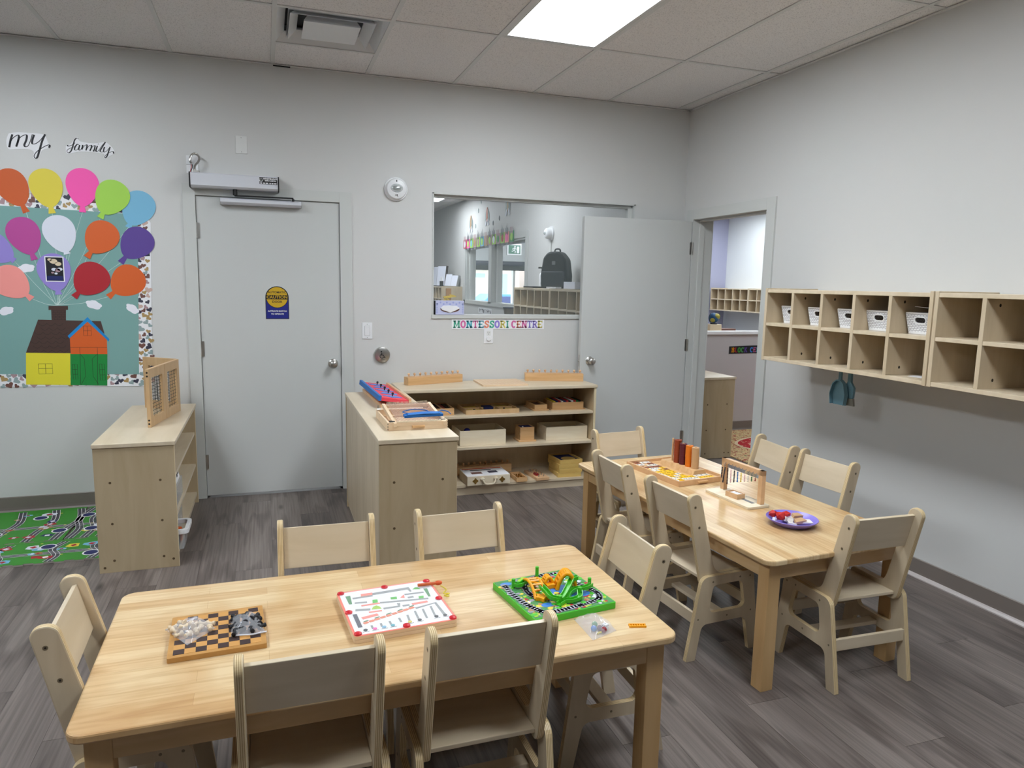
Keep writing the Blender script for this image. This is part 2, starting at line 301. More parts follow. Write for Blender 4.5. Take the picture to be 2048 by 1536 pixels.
# ================================================================ STRUCTURE
H = 2.905; G = .6096; K0 = -.1227
XL, YF, XR, YB = -7.3, -10.5, 5.42, 10.0     # left wall, wall behind the camera, far right wall, far back wall
def holed(a0, a1, b0, b1, holes):
    return [[(a0, b0), (a1, b0), (a1, b1), (a0, b1)]]+[[(h[0], h[2]), (h[1], h[2]), (h[1], h[3]), (h[0], h[3])] for h in holes]
def wallmesh(a0, a1, b0, b1, holes, t0, t1, ax, mi=0):
    """rectangular pieces around the openings, so that faces stay clean"""
    mb = MB(); ua = sorted({a0, a1, *[h[0] for h in holes], *[h[1] for h in holes]}); ub = sorted({b0, b1, *[h[2] for h in holes], *[h[3] for h in holes]})
    for i in range(len(ua)-1):
        for j in range(len(ub)-1):
            ca, cb = (ua[i]+ua[i+1])/2, (ub[j]+ub[j+1])/2
            if any(h[0] < ca < h[1] and h[2] < cb < h[3] for h in holes): continue
            if ax == 'y': mb.box(ua[i], ua[i+1], t0, t1, ub[j], ub[j+1])
            else: mb.box(t0, t1, ua[i], ua[i+1], ub[j], ub[j+1])
    return mb
DOOR = (-3.676, -2.750, 0, 2.042); WIN = (-2.098, -.456, 1.258, 2.15)
struct(wallmesh(XL, 0, 0, 3.0, [DOOR, WIN], 0, .15, 'y').build('wall_back', 'wall_paint'))
OPEN = (-1.04, -.145, 0, 2.045); RWIN = (3.78, 6.78, 1.2, 2.12)
struct(wallmesh(YF, YB, 0, 3.0, [OPEN, RWIN], 0, .165, 'x').build('wall_right', 'wall_paint'))
struct(MB().box(XL-.12, XL, YF, YB, 0, 3).build('wall_left', 'wall_paint'))
struct(MB().box(XL-.12, XR+.12, YF-.12, YF, 0, 3).build('wall_front', 'wall_paint'))
struct(MB().box(XR, XR+.12, YF, YB, 0, 3).build('wall_far_right', 'far_wall_paint'))
EXT = (.75, 3.4, .9, 2.0)
struct(wallmesh(XL-.12, XR+.12, 0, 3.0, [EXT], YB, YB+.15, 'y').build('wall_far_back', 'far_wall_paint'))
struct(MB().box(4.4, XR, 7.05, 7.2, 0, 3).build('wall_column', 'lilac_paint'))
struct(MB().box(XL-.12, XR+.12, YF-.12, YB+.15, -.1, -.004).build('floor_slab', 'far_floor'))
# floor of the classroom, board by board
fl = struct(MB().box(XL, -.0, YF, -.0, -.004, -.0022).build('floor', 'floor_base'))
PW, PL = .181, 1.22; pm = MB().box(.0005, PW-.0005, .0006, PL-.0006, -.002, 0).mesh('plank', 'plank')
i = 0; x = -5.43
while x < -.005:
    y = -4.9+(i*.43 % PL)-PL
    while y < -.01:
        y1 = min(y+PL, -.001); x1 = min(x+PW, -.001)
        if y1 > -4.75:
            me = pm if (y1-y > PL-.002 and x1-x > PW-.002) else MB().box(.0005, x1-x-.0005, .0006, y1-y-.0006, -.002, 0).mesh('plank', 'plank')
            o = bpy.data.objects.new('plank', me); C.objects.link(o); o.parent = fl; o.location = (x, y, 0)
        y += PL
    x += PW; i += 1
# ceiling: slab, hung tiles, grid
ce = struct(MB().box(XL-.12, XR+.12, YF-.12, YB+.15, H+.1, H+.2).build('ceiling', 'grid_white'))
YC = 1.0873; rows = [0, -.4775-.0, -YC, -YC-2*G, -YC-4*G, -YC-6*G, -YC-8*G, YF]; VENT = (4, 0)
TROFF = [(2, 0), (7, 0), (2, 2), (7, 2)]     # (column, row of four-foot bays) of the light panels
bays = [(0, -YC)]+[(-YC-2*G*k, -YC-2*G*(k+1)) for k in range(8)]
def colx(k): return K0-G*(k+1), K0-G*k
tm = {}
def tile(x0, x1, y0, y1, nm='ceiling_tile', par=ce, z=H):
    key = (round(x1-x0, 3), round(y1-y0, 3))
    if key not in tm: tm[key] = MB().box(.013, x1-x0-.013, .013, y1-y0-.013, .002, .016).mesh('ceiling_tile', 'ceiling_tile')
    o = bpy.data.objects.new(nm, tm[key]); C.objects.link(o); o.parent = par; o.location = (x0, y0, z); return o
for k in range(-1, 12):
    x0, x1 = colx(k) if k >= 0 else (K0, 0)
    x0 = max(x0, XL)
    for r, (ya, yb) in enumerate(bays):
        yb = max(yb, YF)
        if r >= 1 and (k, r-1) in TROFF: continue
        if (k, r) == VENT: tile(x0, x1, -.4775, 0); continue
        tile(x0, x1, yb, ya)
g = MB()
for k in range(0, 12): g.box(K0-G*k-.0125, K0-G*k+.0125, YF, 0, H-.003, H+.02)
ys = [-YC-2*G*k for k in range(8)]
for y in ys: g.box(XL, 0, y-.0125, y+.0125, H-.0025, H+.02)
x0, x1 = colx(4); g.box(x0, x1, -.4775-.0125, -.4775+.0125, H-.0025, H+.02)
stuff(g.build('ceiling_grid', 'grid_white', ce))
struct(MB().box(XL, 0, -.022, 0, H-.006, H-.002).build('trim_1', 'grid_white')); struct(MB().box(-.022, 0, YF, 0, H-.006, H-.002).build('trim_2', 'grid_white'))
# simple tiled ceilings of the rooms beyond
g = MB().box(XL, -.001, .15, YB, H, H+.02); g2 = MB().box(.165, XR, YF, YB, H, H+.02)
struct(g.build('ceiling_beyond', 'ceiling_tile')); struct(g2.build('ceiling_beyond', 'ceiling_tile'))
g = MB()
for k in range(8): g.box(K0-G*k-.0125, K0-G*k+.0125, .15, YB, H-.003, H)
for k in range(8): g.box(XL, 0, .15+YC+2*G*k-.0125, .15+YC+2*G*k+.0125, H-.003, H)
stuff(g.build('ceiling_grid_beyond', 'grid_white')); bpy.data.objects['ceiling_grid_beyond'].parent = bpy.data.objects['ceiling_beyond']
def troffer(x0, y0, label, m='light_panel', root=None, group=None):
    t = thing('ceiling_light', label, 'ceiling light', (x0, y0, H), 0, group)
    fr = MB(); w, d = G, 2*G
    for a, b, c, e in ((.013, w-.013, .013, .035), (.013, w-.013, d-.035, d-.013), (.013, .035, .035, d-.035), (w-.035, w-.013, .035, d-.035)): fr.box(a, b, c, e, -.002, .03)
    fr.build('frame', 'grid_white', t); MB().box(.035, w-.035, .035, d-.035, .004, .02).build('diffuser', m, t); return t
first = None
for k, r in TROFF:
    x0 = colx(k)[0]; y0 = -YC-2*G*(r+1)
    if first is None: first = troffer(x0, y0, 'lit rectangular ceiling light panel above the right table')
    else: dup(first, (x0, y0, H), label='lit ceiling light panel behind the viewpoint, outside the picture', group='ceiling lights outside the picture')
b0 = None; HB = H-.034
for x0, y0, lab in ((-1.0, 5.9, 'lit ceiling light seen at the top left of the interior window'), (-3.4, 3.4, 0), (-3.4, 7.0, 0), (-1.3, 2.2, 0), (1.7, -.6, 0), (2.7, 2.6, 0), (3.0, 6.0, 0), (4.3, 5.0, 0), (1.2, 7.6, 0), (3.9, 1.0, 0), (3.2, -3.4, 0)):
    if b0 is None: b0 = troffer(x0, y0, lab, 'light_panel_beyond'); b0.location.z = HB
    else: dup(b0, (x0, y0, HB), label='unseen ceiling light added to brighten a room beyond the classroom', group='added unseen ceiling lights of the rooms beyond')  # all but the first panel are unseen, added to brighten these rooms
# ceiling air vent
x0, x1 = colx(4); vc = ((x0+x1)/2, (-.4775-YC)/2)
t = thing('air_vent', 'square stepped white ceiling air vent near the back wall', 'vent', (vc[0], vc[1], H))
def ring(mb, r0, z0, r1, z1, th=.004):
    v = [(sx*r, sy*r, z) for r, z in ((r0, z0), (r1, z1), (r1-.001, z1+th), (r0-.001, z0+th)) for sx, sy in ((-1, -1), (1, -1), (1, 1), (-1, 1))]
    f = []
    for a in range(4):
        b = (a+1) % 4
        for i in range(4): j = (i+1) % 4; f.append((a*4+i, a*4+j, b*4+j, b*4+i))
    mb.add(v, f)
ring_ = MB(); ring(ring_, .297, -.003, .245, .05); ring_.build('outer_flange', 'vent_white', t)
for r0, z0, r1, z1 in ((.226, -.004, .178, .045), (.236, .012, .2, .06)): 
    q = MB(); ring(q, r0, z0, r1, z1); q.build('louver_ring', 'vent_white', t)
q = MB(); ring(q, .152, -.006, .13, .03); q.box(-.152, .152, -.152, .152, -.009, -.006); q.build('centre_plate', 'vent_white', t)
q = MB().box(-.25, .25, -.25, .25, .085, .095, 0); q.lathe([(.11, .03), (.12, .085), (.1, .085), (.095, .03)], (0, .06, 0), 20, mi=0); q.build('duct_throat', 'dark', t)
MB().box(-3.168, -3.06, -.012, -.004, H-.012, H-.004).build('ceiling_gap_strip', 'dark'); tag(bpy.data.objects['ceiling_gap_strip'], 'thin dark strip in the ceiling corner below the air vent', 'strip')
# baseboards
def cove(a0, a1): return [(0, 0), (.016, 0), (.014, .004), (.006, .014), (.004, .03), (.004, .096), (0, .1)]
def base_y(x0, x1, nm):   # along the back wall, facing -y
    pr = [(-u, z) for u, z in cove(0, 0)]; o = MB().prism(pr, x0, x1, 'x').build(nm, 'baseboard_vinyl'); struct(o)
base_y(XL, -3.748, 'baseboard_back'); base_y(-2.672, -.09, 'baseboard_back')
pr = [(-u, z) for u, z in cove(0, 0)]; struct(MB().prism(pr, YF, -1.128, 'y').build('baseboard_right', 'baseboard_vinyl'))
struct(MB().prism([(-.024, 0), (-.024, .006), (-.016, .015), (-.005, .019), (-.004, 0)], YF, -1.128, 'y').build('baseboard_right', 'baseboard_toe_highlight'))  # pale toe strip: the highlight along the cove base, put into its colour
# ---------------------------------------------------------------- door in the back wall
d1 = struct(MB().box(-3.670, -2.756, .004, .048, .016, 2.036).build('door_1', 'door_paint', bevel=.0015))
q = MB()
for a, b, c, e in ((-3.748, -3.672, 0, 2.112), (-2.754, -2.672, 0, 2.112), (-3.672, -2.754, 2.04, 2.112)): q.box(a, b, -.012, .001, c, e)
q.box(-3.676, -3.672, .001, .15, 0, 2.042); q.box(-2.754, -2.75, .001, .15, 0, 2.042); q.box(-3.676, -2.75, .001, .15, 2.0385, 2.042); q.box(-3.672, -3.655, .05, .075, 0, 2.04); q.box(-2.771, -2.754, .05, .075, 0, 2.04); q.box(-3.672, -2.754, .05, .075, 2.022, 2.04)
q.build('door_frame', 'trim_paint', d1, bevel=.0015)
def hinge(par, x, y, z, mir=1):
    q = MB().cyl((x, y, z-.05), (x, y, z+.05), .006, n=10); q.box(min(x, x+mir*.018), max(x, x+mir*.018), y+.002, y+.006, z-.05, z+.05); q.build('hinge', 'steel', par, smooth=40)
for z in (1.815, 1.035, .255): hinge(d1, -3.671, -.006, z)
def knob(par, x, y, z, nm='knob'):
    q = MB(); R = rot('X', 90); q.lathe([(.001, 0), (.033, 0), (.034, .004), (.03, .009), (.014, .012), (.012, .026), (.02, .034), (.027, .043), (.0285, .052), (.026, .061), (.018, .067), (.001, .068)], (x, y, z), 24, R); q.build(nm, 'steel', par, smooth=50)
knob(d1, -2.812, .004, .92)
# automatic operator above the door
t = thing('door_operator', 'white box-shaped automatic door opener above the closed door', 'door opener', (-3.42, 0, 2.13))
q = MB().prism([(0, .044), (-.085, .044), (-.1, .036), (-.1, -.036), (-.085, -.048), (0, -.048)], -.268, .262, 'x'); q.build('housing', 'alu_paint', t)
for a in (-.276, .262): MB().prism([(0, .046), (-.088, .046), (-.103, .038), (-.103, -.038), (-.088, -.05), (0, -.05)], a, a+.008, 'x').build('end_cap', 'black', t)
s_ = MB().box(.148, .258, -.1015, -.1, -.008, .036).build('maker_label', 'black', t)
for nm, s, sz, dz, dx, sx in (('lettering', 'WHITEHAWK', .0150, .0265, .217, 1), ('lettering', 'SUPPLY & INSTALL', .0092, .0145, .217, .95)): text(nm, s, sz, 'white_paper', s_, onwall(dx, -.1018, dz), .0002, .0006, sx)
q = MB()
for xx, w in ((.156, .012), (.174, .012), (.19, .016), (.213, .009), (.226, .012), (.242, .016)): q.box(xx-.004, xx+w-.004, -.1021, -.1017, -.005, .002)
q.ribbon([(.158+.011*math.cos(a), .020+.011*math.sin(a)) for a in [math.radians(190+16*i) for i in range(11)]], .003, -.1021, -.1017); q.ribbon([(.158+.007*math.cos(a), .023+.007*math.sin(a)) for a in [math.radians(20*i) for i in range(19)]], .0015, -.1021, -.1017)
q.build('label_marks', 'white_paper', s_)
MB().cyl((-.005, -.06, -.048), (-.005, -.06, -.085), .014).build('spindle', 'black', t, smooth=40)
MB().obox((.175, -.06, -.0865), (.37, .022, .009), rot('Z', -3)).build('arm', 'black', t, bevel=.002)
MB().cyl((.358, -.068, -.09), (.358, -.068, -.106), .008).build('slide_block', 'black', t)
t = thing('slide_rail', 'slim white rail fixed across the top of the closed door', 'rail', (-3.265, 0, 2.007))
MB().prism([(.003, .019), (-.05, .019), (-.062, .012), (-.062, -.006), (-.045, -.02), (.003, -.02)], -.253, .255, 'x').build('rail_body', 'alu_paint', t, bevel=.001)
for a in (-.2545, .255): MB().prism([(.003, .019), (-.05, .019), (-.062, .012), (-.062, -.006), (-.045, -.02), (.003, -.02)], a, a+.0015, 'x').build('end_cap', 'print_grey', t)
# electrical plate and conduit left of the operator
t = thing('junction_box', 'white square wall plate at the upper left corner of the door frame', 'wall plate', (-3.68, 0, 2.23))
MB().box(-.036, .036, -.006, 0, -.056, .056).build('plate', 'white_plastic', t, bevel=.001); MB().box(-.036, .0, -.0066, -.0058, -.001, .0008).build('plate_seam', 'line', t)
q = MB().cyl((-.005, -.006, .042), (-.005, -.0065, .042), .003); q.build('plate_screw', 'dark', t)
pts = spline([(-3.687, -.012, 2.238), (-3.69, -.03, 2.255), (-3.678, -.045, 2.285), (-3.655, -.055, 2.293), (-3.634, -.058, 2.272), (-3.64, -.058, 2.243), (-3.66, -.058, 2.218), (-3.663, -.058, 2.19)], 14)
t = thing('flexible_conduit', 'looped grey flexible metal conduit above the door opener', 'conduit', (-3.66, -.05, 2.18))
q = MB(); q.tube([(a+3.66, b+.05, c-2.18) for a, b, c in pts], [.0075 if i % 2 else .0058 for i in range(len(pts))], 10); q.build('hose', 'steel', t)
q = MB().box(-.016, .022, -.016, .012, -.004, .008); q.cyl((-.003, -.006, .006), (-.003, -.006, .016), .009); q.cyl((.018, -.006, .002), (.026, -.006, .002), .006); q.build('connector', 'steel', t)
q = MB(); q.tube([(-.027, .04, .05), (-.024, .02, .03), (-.03, .005, .004), (-.028, 0, -.004)], .0022, 6); q.build('wire', 'p_red', t); q = MB(); q.tube([(-.02, .04, .05), (-.018, .02, .03), (-.025, .005, .004), (-.024, 0, -.004)], .0022, 6); q.build('wire', 'black', t)
o = MB().box(-.0355, .0355, -.006, 0, -.056, .056); o = o.build('blank_plate', 'offwhite_plastic', None, (-3.379, 0, 2.377), bevel=.0012); tag(o, 'blank off-white wall plate high above the door opener', 'wall plate')
for z in (-.045, .045): MB().cyl((0, -.006, z), (0, -.0067, z), .0028, n=8).build('plate_screw', 'print_grey', o)
# caution sticker
t = thing('caution_sticker', 'yellow and blue automatic door caution sticker on the closed door', 'sticker', (-3.18, .004, 1.347))
def arch(w, z0, z1, n=16):
    zc = z1-w; return [(-w, z0), (w, z0)]+[(w*math.cos(PI*i/n), zc+w*math.sin(PI*i/n)) for i in range(n+1)]
MB().prism(arch(.0765, -.112, .112), -.0006, 0, 'y').build('border', 'ink', t); MB().prism(arch(.072, -.108, .108), -.0009, -.0004, 'y').build('blue_field', 'royal', t)
MB().prism(circ(0, .0365, .0725, 28), -.0013, -.0008, 'y').build('ring', 'ink', t); MB().prism(circ(0, .0365, .0695, 28), -.0016, -.0012, 'y').build('yellow_disc', 'sign_yellow', t)
MB().box(-.0745, .0745, -.002, -.0014, .0225, .0515).build('black_band', 'ink', t)
for s, sz, z, m, bo in (('AUTOMATIC', .0195, .070, 'ink', .0004), ('CAUTION', .0275, .037, 'sign_yellow', .0006), ('DOOR', .0205, .0055, 'ink', .0004), ('ACTIVATE SWITCH', .0135, -.0585, 'white_paper', .0004), ('TO OPERATE', .0135, -.0775, 'white_paper', .0004)):
    text('lettering', s, sz, m, t, onwall(0, -.0022, z), .0002, bo, 1.1 if s == 'CAUTION' else 1.05)
# strobe alarm
t = thing('strobe_alarm', 'round white fire strobe alarm on the wall right of the door', 'alarm', (-2.362, 0, 2.153)); R = rot('X', 90)
q = MB().lathe([(.001, 0), (.083, 0), (.083, .01), (.079, .016), (.001, .016)], (0, 0, 0), 36, R); q.build('mounting_ring', 'white_plastic', t, smooth=40)
q = MB().lathe([(.001, .014), (.074, .014), (.073, .03), (.066, .041), (.05, .046), (.001, .047)], (0, 0, 0), 36, R); q.build('body', 'white_plastic', t, smooth=40)
q = MB(); q.ball((0, -.046, .004), .044, 12, (1, .42, .68)); q.build('strobe_lens', 'dome', t, smooth=60)
q = MB(); q.ball((0, -.046, .004), .032, 10, (1, .2, .6)); q.build('reflector', 'chrome', t, smooth=60)
q = MB()
for dx, dz, w, h in ((-.004, .047, .007, .012), (-.0125, -.048, .005, .007), (-.002, -.05, .007, .012), (.002, -.056, .008, .003)): q.box(dx, dx+w, -.0475, -.0462, dz, dz+h)
q.build('printed_marks', 'ink', t)
# switch, push plate, outlet
t = thing('light_switch', 'white rocker light switch on the wall right of the door', 'light switch', (-2.571, 0, 1.153))
MB().box(-.036, .036, -.006, 0, -.058, .058).build('plate', 'white_plastic', t, bevel=.0015); MB().prism([(-.006, .034), (-.012, .034), (-.008, -.034), (-.006, -.034)], -.0165, .0165, 'x').build('rocker', 'white_plastic', t, bevel=.001)
MB().box(-.018, .018, -.0064, -.006, -.0355, .0355).build('rocker_gap', 'print_grey', t)
for z in (-.047, .047): MB().cyl((0, -.006, z), (0, -.0066, z), .0028, n=8).build('plate_screw', 'print_grey', t)
t = thing('push_button', 'round steel wheelchair push plate on the wall by the door', 'push button', (-2.467, 0, .979))
q = MB().lathe([(.001, 0), (.058, 0), (.0585, .012), (.055, .019), (.049, .021), (.001, .021)], (0, 0, 0), 36, R); q.build('button_face', 'steel', t, smooth=30)
q = MB(); q.cyl((-.006, -.021, .024), (-.006, -.022, .024), .0055, n=12); q.ribbon([(-.005, .016), (-.004, -.003), (.010, -.004), (.016, -.02), (.023, -.018)], .0055, -.0222, -.0208); q.ribbon([(-.004, .007), (.008, .006)], .0045, -.0222, -.0208)
q.ribbon([(-.002+.0145*math.cos(a), -.009+.0145*math.sin(a)) for a in [math.radians(105+14*i) for i in range(17)]], .0045, -.0222, -.0208); q.box(-.012, .018, -.0222, -.0208, -.037, -.0345); q.build('wheelchair_symbol', 'ink', t)
t = thing('outlet', 'white wall outlet with round plug cover under the centre sign', 'outlet', (-1.66, 0, 1.113))
MB().box(-.036, .036, -.006, 0, -.059, .059).build('plate', 'white_plastic', t, bevel=.0015); MB().prism(rrect(-.0165, .0165, .0, .037, .006), -.0075, -.005, 'y').build('socket', 'offwhite_plastic', t)
MB().cyl((0, -.005, -.021), (0, -.016, -.021), .0185).build('plug_cover', 'white_plastic', t, smooth=40, bevel=.002)
q = MB().box(-.0075, -.0052, -.0079, -.0072, .02, .029); q.box(.0052, .0072, -.0079, -.0072, .021, .028); q.cyl((0, -.0072, .0125), (0, -.0079, .0125), .003); q.build('slots', 'ink', t)
# MONTESSORI CENTRE sign: two laminated strips, slab letters
t = thing('centre_sign', 'white sign strip with pastel letters below the interior window', 'sign', (-1.5785, -.002, 1.2))
MB().box(-.369, .369, -.001, .002, -.037, .037).build('strip', 'white_paper', t)
def slab(ch, h, st=.0095):
    """blocky serif capitals as boxes and ribbons in x,z; returns list of (kind,...)"""
    hb = st*.62; R_ = []
    def stem(x): R_.append(('b', x-st/2, x+st/2, 0, h)); R_.append(('b', x-st, x+st, 0, hb)); R_.append(('b', x-st, x+st, h-hb, h))
    w = h*.92
    if ch == 'I': stem(st); w = 2*st
    elif ch == 'T': R_.append(('b', w/2-st/2, w/2+st/2, 0, h)); R_.append(('b', w/2-st, w/2+st, 0, hb)); R_.append(('b', 0, w, h-hb, h)); R_.append(('b', 0, hb, h*.66, h)); R_.append(('b', w-hb, w, h*.66, h))
    elif ch == 'E': stem(st*.9); R_.extend([('b', 0, w, 0, hb), ('b', 0, w*.75, h*.5-hb/2, h*.5+hb/2), ('b', 0, w, h-hb, h), ('b', w-hb, w, 0, h*.3), ('b', w-hb, w, h*.7, h)])
    elif ch in 'MN':
        w = h*(1.15 if ch == 'M' else 1.05); stem(st*.8); stem(w-st*.8)
        if ch == 'N': R_.append(('r', [(st*.8, h), (w-st*.8, 0)], st*.9))
        else: R_.append(('r', [(st*.8, h), (w/2, h*.25), (w-st*.8, h)], st*.8))
    elif ch == 'R': w = h*.98; stem(st*.8); R_.append(('r', [(st*.8, h-hb/2), (w*.62, h-hb/2), (w*.82, h*.78), (w*.62, h*.52), (st*.8, h*.5)], hb*1.2)); R_.append(('r', [(w*.5, h*.52), (w*.86, hb*.4), (w, hb*.4)], st*.85))
    elif ch == 'O': R_.append(('r', [(w/2+(w/2-st/2)*math.cos(2*PI*i/16), h/2+(h/2-hb/2)*math.sin(2*PI*i/16)) for i in range(17)], st*.95))
    elif ch == 'C': R_.append(('r', [(w/2+(w/2-st/2)*math.cos(a), h/2+(h/2-hb/2)*math.sin(a)) for a in [math.radians(45+270*i/14) for i in range(15)]], st*.95)); R_.append(('b', w*.84, w*.97, h*.66, h))
    elif ch == 'S': R_.append(('r', spline([(w*.82, h*.72), (w*.7, h*.9), (w*.42, h*.9), (w*.2, h*.74), (w*.42, h*.53), (w*.7, h*.42), (w*.8, h*.25), (w*.6, h*.09), (w*.32, h*.09), (w*.14, h*.28)], 4), st*.85)); R_.append(('b', w*.78, w*.92, h*.64, h)); R_.append(('b', w*.04, w*.18, 0, h*.36)); w *= .92
    elif ch == 'B': w = h*.9; stem(st*.8); R_.append(('r', [(st*.8, h-hb/2), (w*.7, h-hb/2), (w*.82, h*.76), (w*.7, h*.53), (st*.8, h*.51)], hb)); R_.append(('r', [(st*.8, h*.49), (w*.75, h*.48), (w*.9, h*.25), (w*.75, hb/2), (st*.8, hb/2)], hb))
    elif ch == 'L': w = h*.85; stem(st*.9); R_.extend([('b', 0, w, 0, hb), ('b', w-hb, w, 0, h*.36)])
    elif ch == 'K': w = h; stem(st*.8); R_.append(('r', [(st*.8, h*.4), (w*.8, h)], st*.8)); R_.append(('r', [(w*.4, h*.55), (w*.9, 0)], st*.8))
    return R_, w
def letter(ch, x, z, h, m, par, y=-.0012, st=.0095, sx=1.0, nm='letter'):
    R_, w = slab(ch, h, st); q = MB()
    for r in R_:
        if r[0] == 'b': q.box(x+r[1]*sx, x+r[2]*sx, y-.0005, y, z+r[3], z+r[4])
        else: q.ribbon([(x+a*sx, z+b) for a, b in r[1]], r[2], y-.0005, y)
    q.build(nm, m, par); return w*sx
x = -.355; cols = [0, 1, 2, 1, 2, 3, 0, 4, 5, 0, 1, 3, 1, 4, 4, 5]; ci = 0
for wd, xa, xb in (('MONTESSORI', -.357, .079), ('CENTRE', .100, .354)):
    tot = sum(slab(ch, .055, .0135)[1] for ch in wd); gap = .0035; sx = ((xb-xa)-gap*(len(wd)-1))/tot; x = xa
    for ch in wd: x += letter(ch, x, -.0275, .055, 'lt%d' % cols[ci], t, sx=sx, st=.0135)+gap; ci += 1
# ---------------------------------------------------------------- lettered cut-outs "my" / "family"
def cutout(nm, label, paper, strokes, wd):
    cx = sum(p[0] for p in paper)/len(paper); cz = sum(p[1] for p in paper)/len(paper)
    t = thing(nm, label, 'lettering', (cx, -.001, cz)); q = MB().prism([(a-cx, b-cz) for a, b in spline(paper+[paper[0]], 3)[:-1]], -.001, .001, 'y'); q.build('paper', 'white_paper', t)
    for s in strokes:
        pts = spline([(a-cx, b-cz) for a, b in s], 6); ws = []
        for i in range(len(pts)):
            dz = pts[min(i+1, len(pts)-1)][1]-pts[max(i-1, 0)][1]; dx = pts[min(i+1, len(pts)-1)][0]-pts[max(i-1, 0)][0]; L = math.hypot(dx, dz) or 1
            ws.append(wd*(.36+.64*max(0, -dz/L)))
        MB().ribbon(pts, ws, -.0016, -.0009).build('pen_stroke', 'ink', t)
MYP = [(-4.686, 2.341), (-4.641, 2.352), (-4.584, 2.353), (-4.51, 2.352), (-4.494, 2.337), (-4.481, 2.299), (-4.472, 2.288), (-4.477, 2.272), (-4.504, 2.264), (-4.521, 2.251), (-4.54, 2.213), (-4.556, 2.204), (-4.567, 2.211), (-4.563, 2.245), (-4.595, 2.257), (-4.659, 2.252), (-4.695, 2.252), (-4.701, 2.299)]
MY = [[(-4.667, 2.337), (-4.679, 2.301), (-4.688, 2.261)], [(-4.685, 2.271), (-4.67, 2.31), (-4.643, 2.334), (-4.634, 2.328), (-4.641, 2.298), (-4.652, 2.267)], [(-4.649, 2.276), (-4.633, 2.316), (-4.608, 2.337), (-4.593, 2.337), (-4.597, 2.31), (-4.609, 2.28), (-4.602, 2.27), (-4.587, 2.281), (-4.57, 2.324), (-4.564, 2.346)], [(-4.554, 2.344), (-4.565, 2.313), (-4.567, 2.292), (-4.551, 2.292), (-4.525, 2.313), (-4.502, 2.345)], [(-4.496, 2.352), (-4.515, 2.308), (-4.532, 2.253), (-4.546, 2.213), (-4.559, 2.208), (-4.561, 2.224), (-4.543, 2.249), (-4.509, 2.276), (-4.484, 2.29), (-4.476, 2.286), (-4.481, 2.274)]]
cutout('paper_lettering', 'white cut-out reading my in black script above the balloons', MYP, MY, .011)
FAP = [(-4.389, 2.294), (-4.361, 2.309), (-4.34, 2.339), (-4.321, 2.345), (-4.311, 2.325), (-4.239, 2.319), (-4.183, 2.331), (-4.166, 2.329), (-4.136, 2.302), (-4.125, 2.272), (-4.136, 2.259), (-4.159, 2.245), (-4.18, 2.232), (-4.188, 2.24), (-4.184, 2.259), (-4.242, 2.266), (-4.32, 2.263), (-4.359, 2.251), (-4.387, 2.247), (-4.392, 2.27)]
FA = [[(-4.381, 2.298), (-4.376, 2.291), (-4.356, 2.3), (-4.339, 2.314)], [(-4.318, 2.338), (-4.329, 2.342), (-4.341, 2.329), (-4.351, 2.297), (-4.364, 2.263), (-4.378, 2.252), (-4.386, 2.261), (-4.374, 2.276), (-4.34, 2.292)], [(-4.315, 2.3), (-4.326, 2.307), (-4.339, 2.292), (-4.344, 2.274), (-4.333, 2.272), (-4.318, 2.29), (-4.315, 2.302), (-4.321, 2.276), (-4.311, 2.275), (-4.298, 2.305)], [(-4.298, 2.305), (-4.303, 2.277), (-4.293, 2.296), (-4.276, 2.308), (-4.277, 2.291), (-4.282, 2.273), (-4.268, 2.298), (-4.251, 2.307), (-4.253, 2.29), (-4.261, 2.272), (-4.246, 2.297), (-4.232, 2.306), (-4.235, 2.285), (-4.242, 2.271), (-4.228, 2.277)], [(-4.218, 2.305), (-4.227, 2.28), (-4.224, 2.27), (-4.211, 2.281), (-4.192, 2.31), (-4.174, 2.331), (-4.177, 2.325), (-4.193, 2.298), (-4.205, 2.275), (-4.194, 2.27), (-4.183, 2.28)], [(-4.179, 2.302), (-4.185, 2.283), (-4.183, 2.271), (-4.169, 2.278), (-4.151, 2.301)], [(-4.148, 2.305), (-4.158, 2.276), (-4.168, 2.248), (-4.179, 2.236), (-4.182, 2.243), (-4.164, 2.263), (-4.138, 2.278), (-4.131, 2.273), (-4.131, 2.265)], [(-4.213, 2.318), (-4.2115, 2.3155)]]
cutout('paper_lettering', 'white cut-out reading family in black script above the balloons', FAP, FA, .0075)
# ---------------------------------------------------------------- bulletin board with balloons and a paper house
t = thing('bulletin_board', 'teal paper bulletin board with heart-print border on the back wall', 'bulletin board', (-4.5, -.002, 1.36))
MB().prism([(-.72, .565), (.487, .54), (.446, -.489), (-.72, -.462)], -.0018, -.0008, 'y').build('backing_paper', 'teal_paper', t)
MB().prism([(-.72, .66), (.47, .606), (.487, .52), (-.72, .55)], -.0008, 0, 'y').build('border_strip', 'white_paper', t)
MB().prism([(.47, .606), (.56, .49), (.521, -.569), (.43, -.49), (.47, .54)], -.0009, -.0001, 'y').build('border_strip', 'white_paper', t)
MB().prism([(-.72, -.45), (.521, -.49), (.521, -.569), (-.72, -.54)], -.0010, -.0002, 'y').build('border_strip', 'white_paper', t)
heart = [(s*.55*(16*math.sin(a)**3)/16, (13*math.cos(a)-5*math.cos(2*a)-2*math.cos(3*a)-math.cos(4*a))/32) for a, s in [(2*PI*i/14, 1) for i in range(14)]]
q = MB(); rs = random.Random(3)
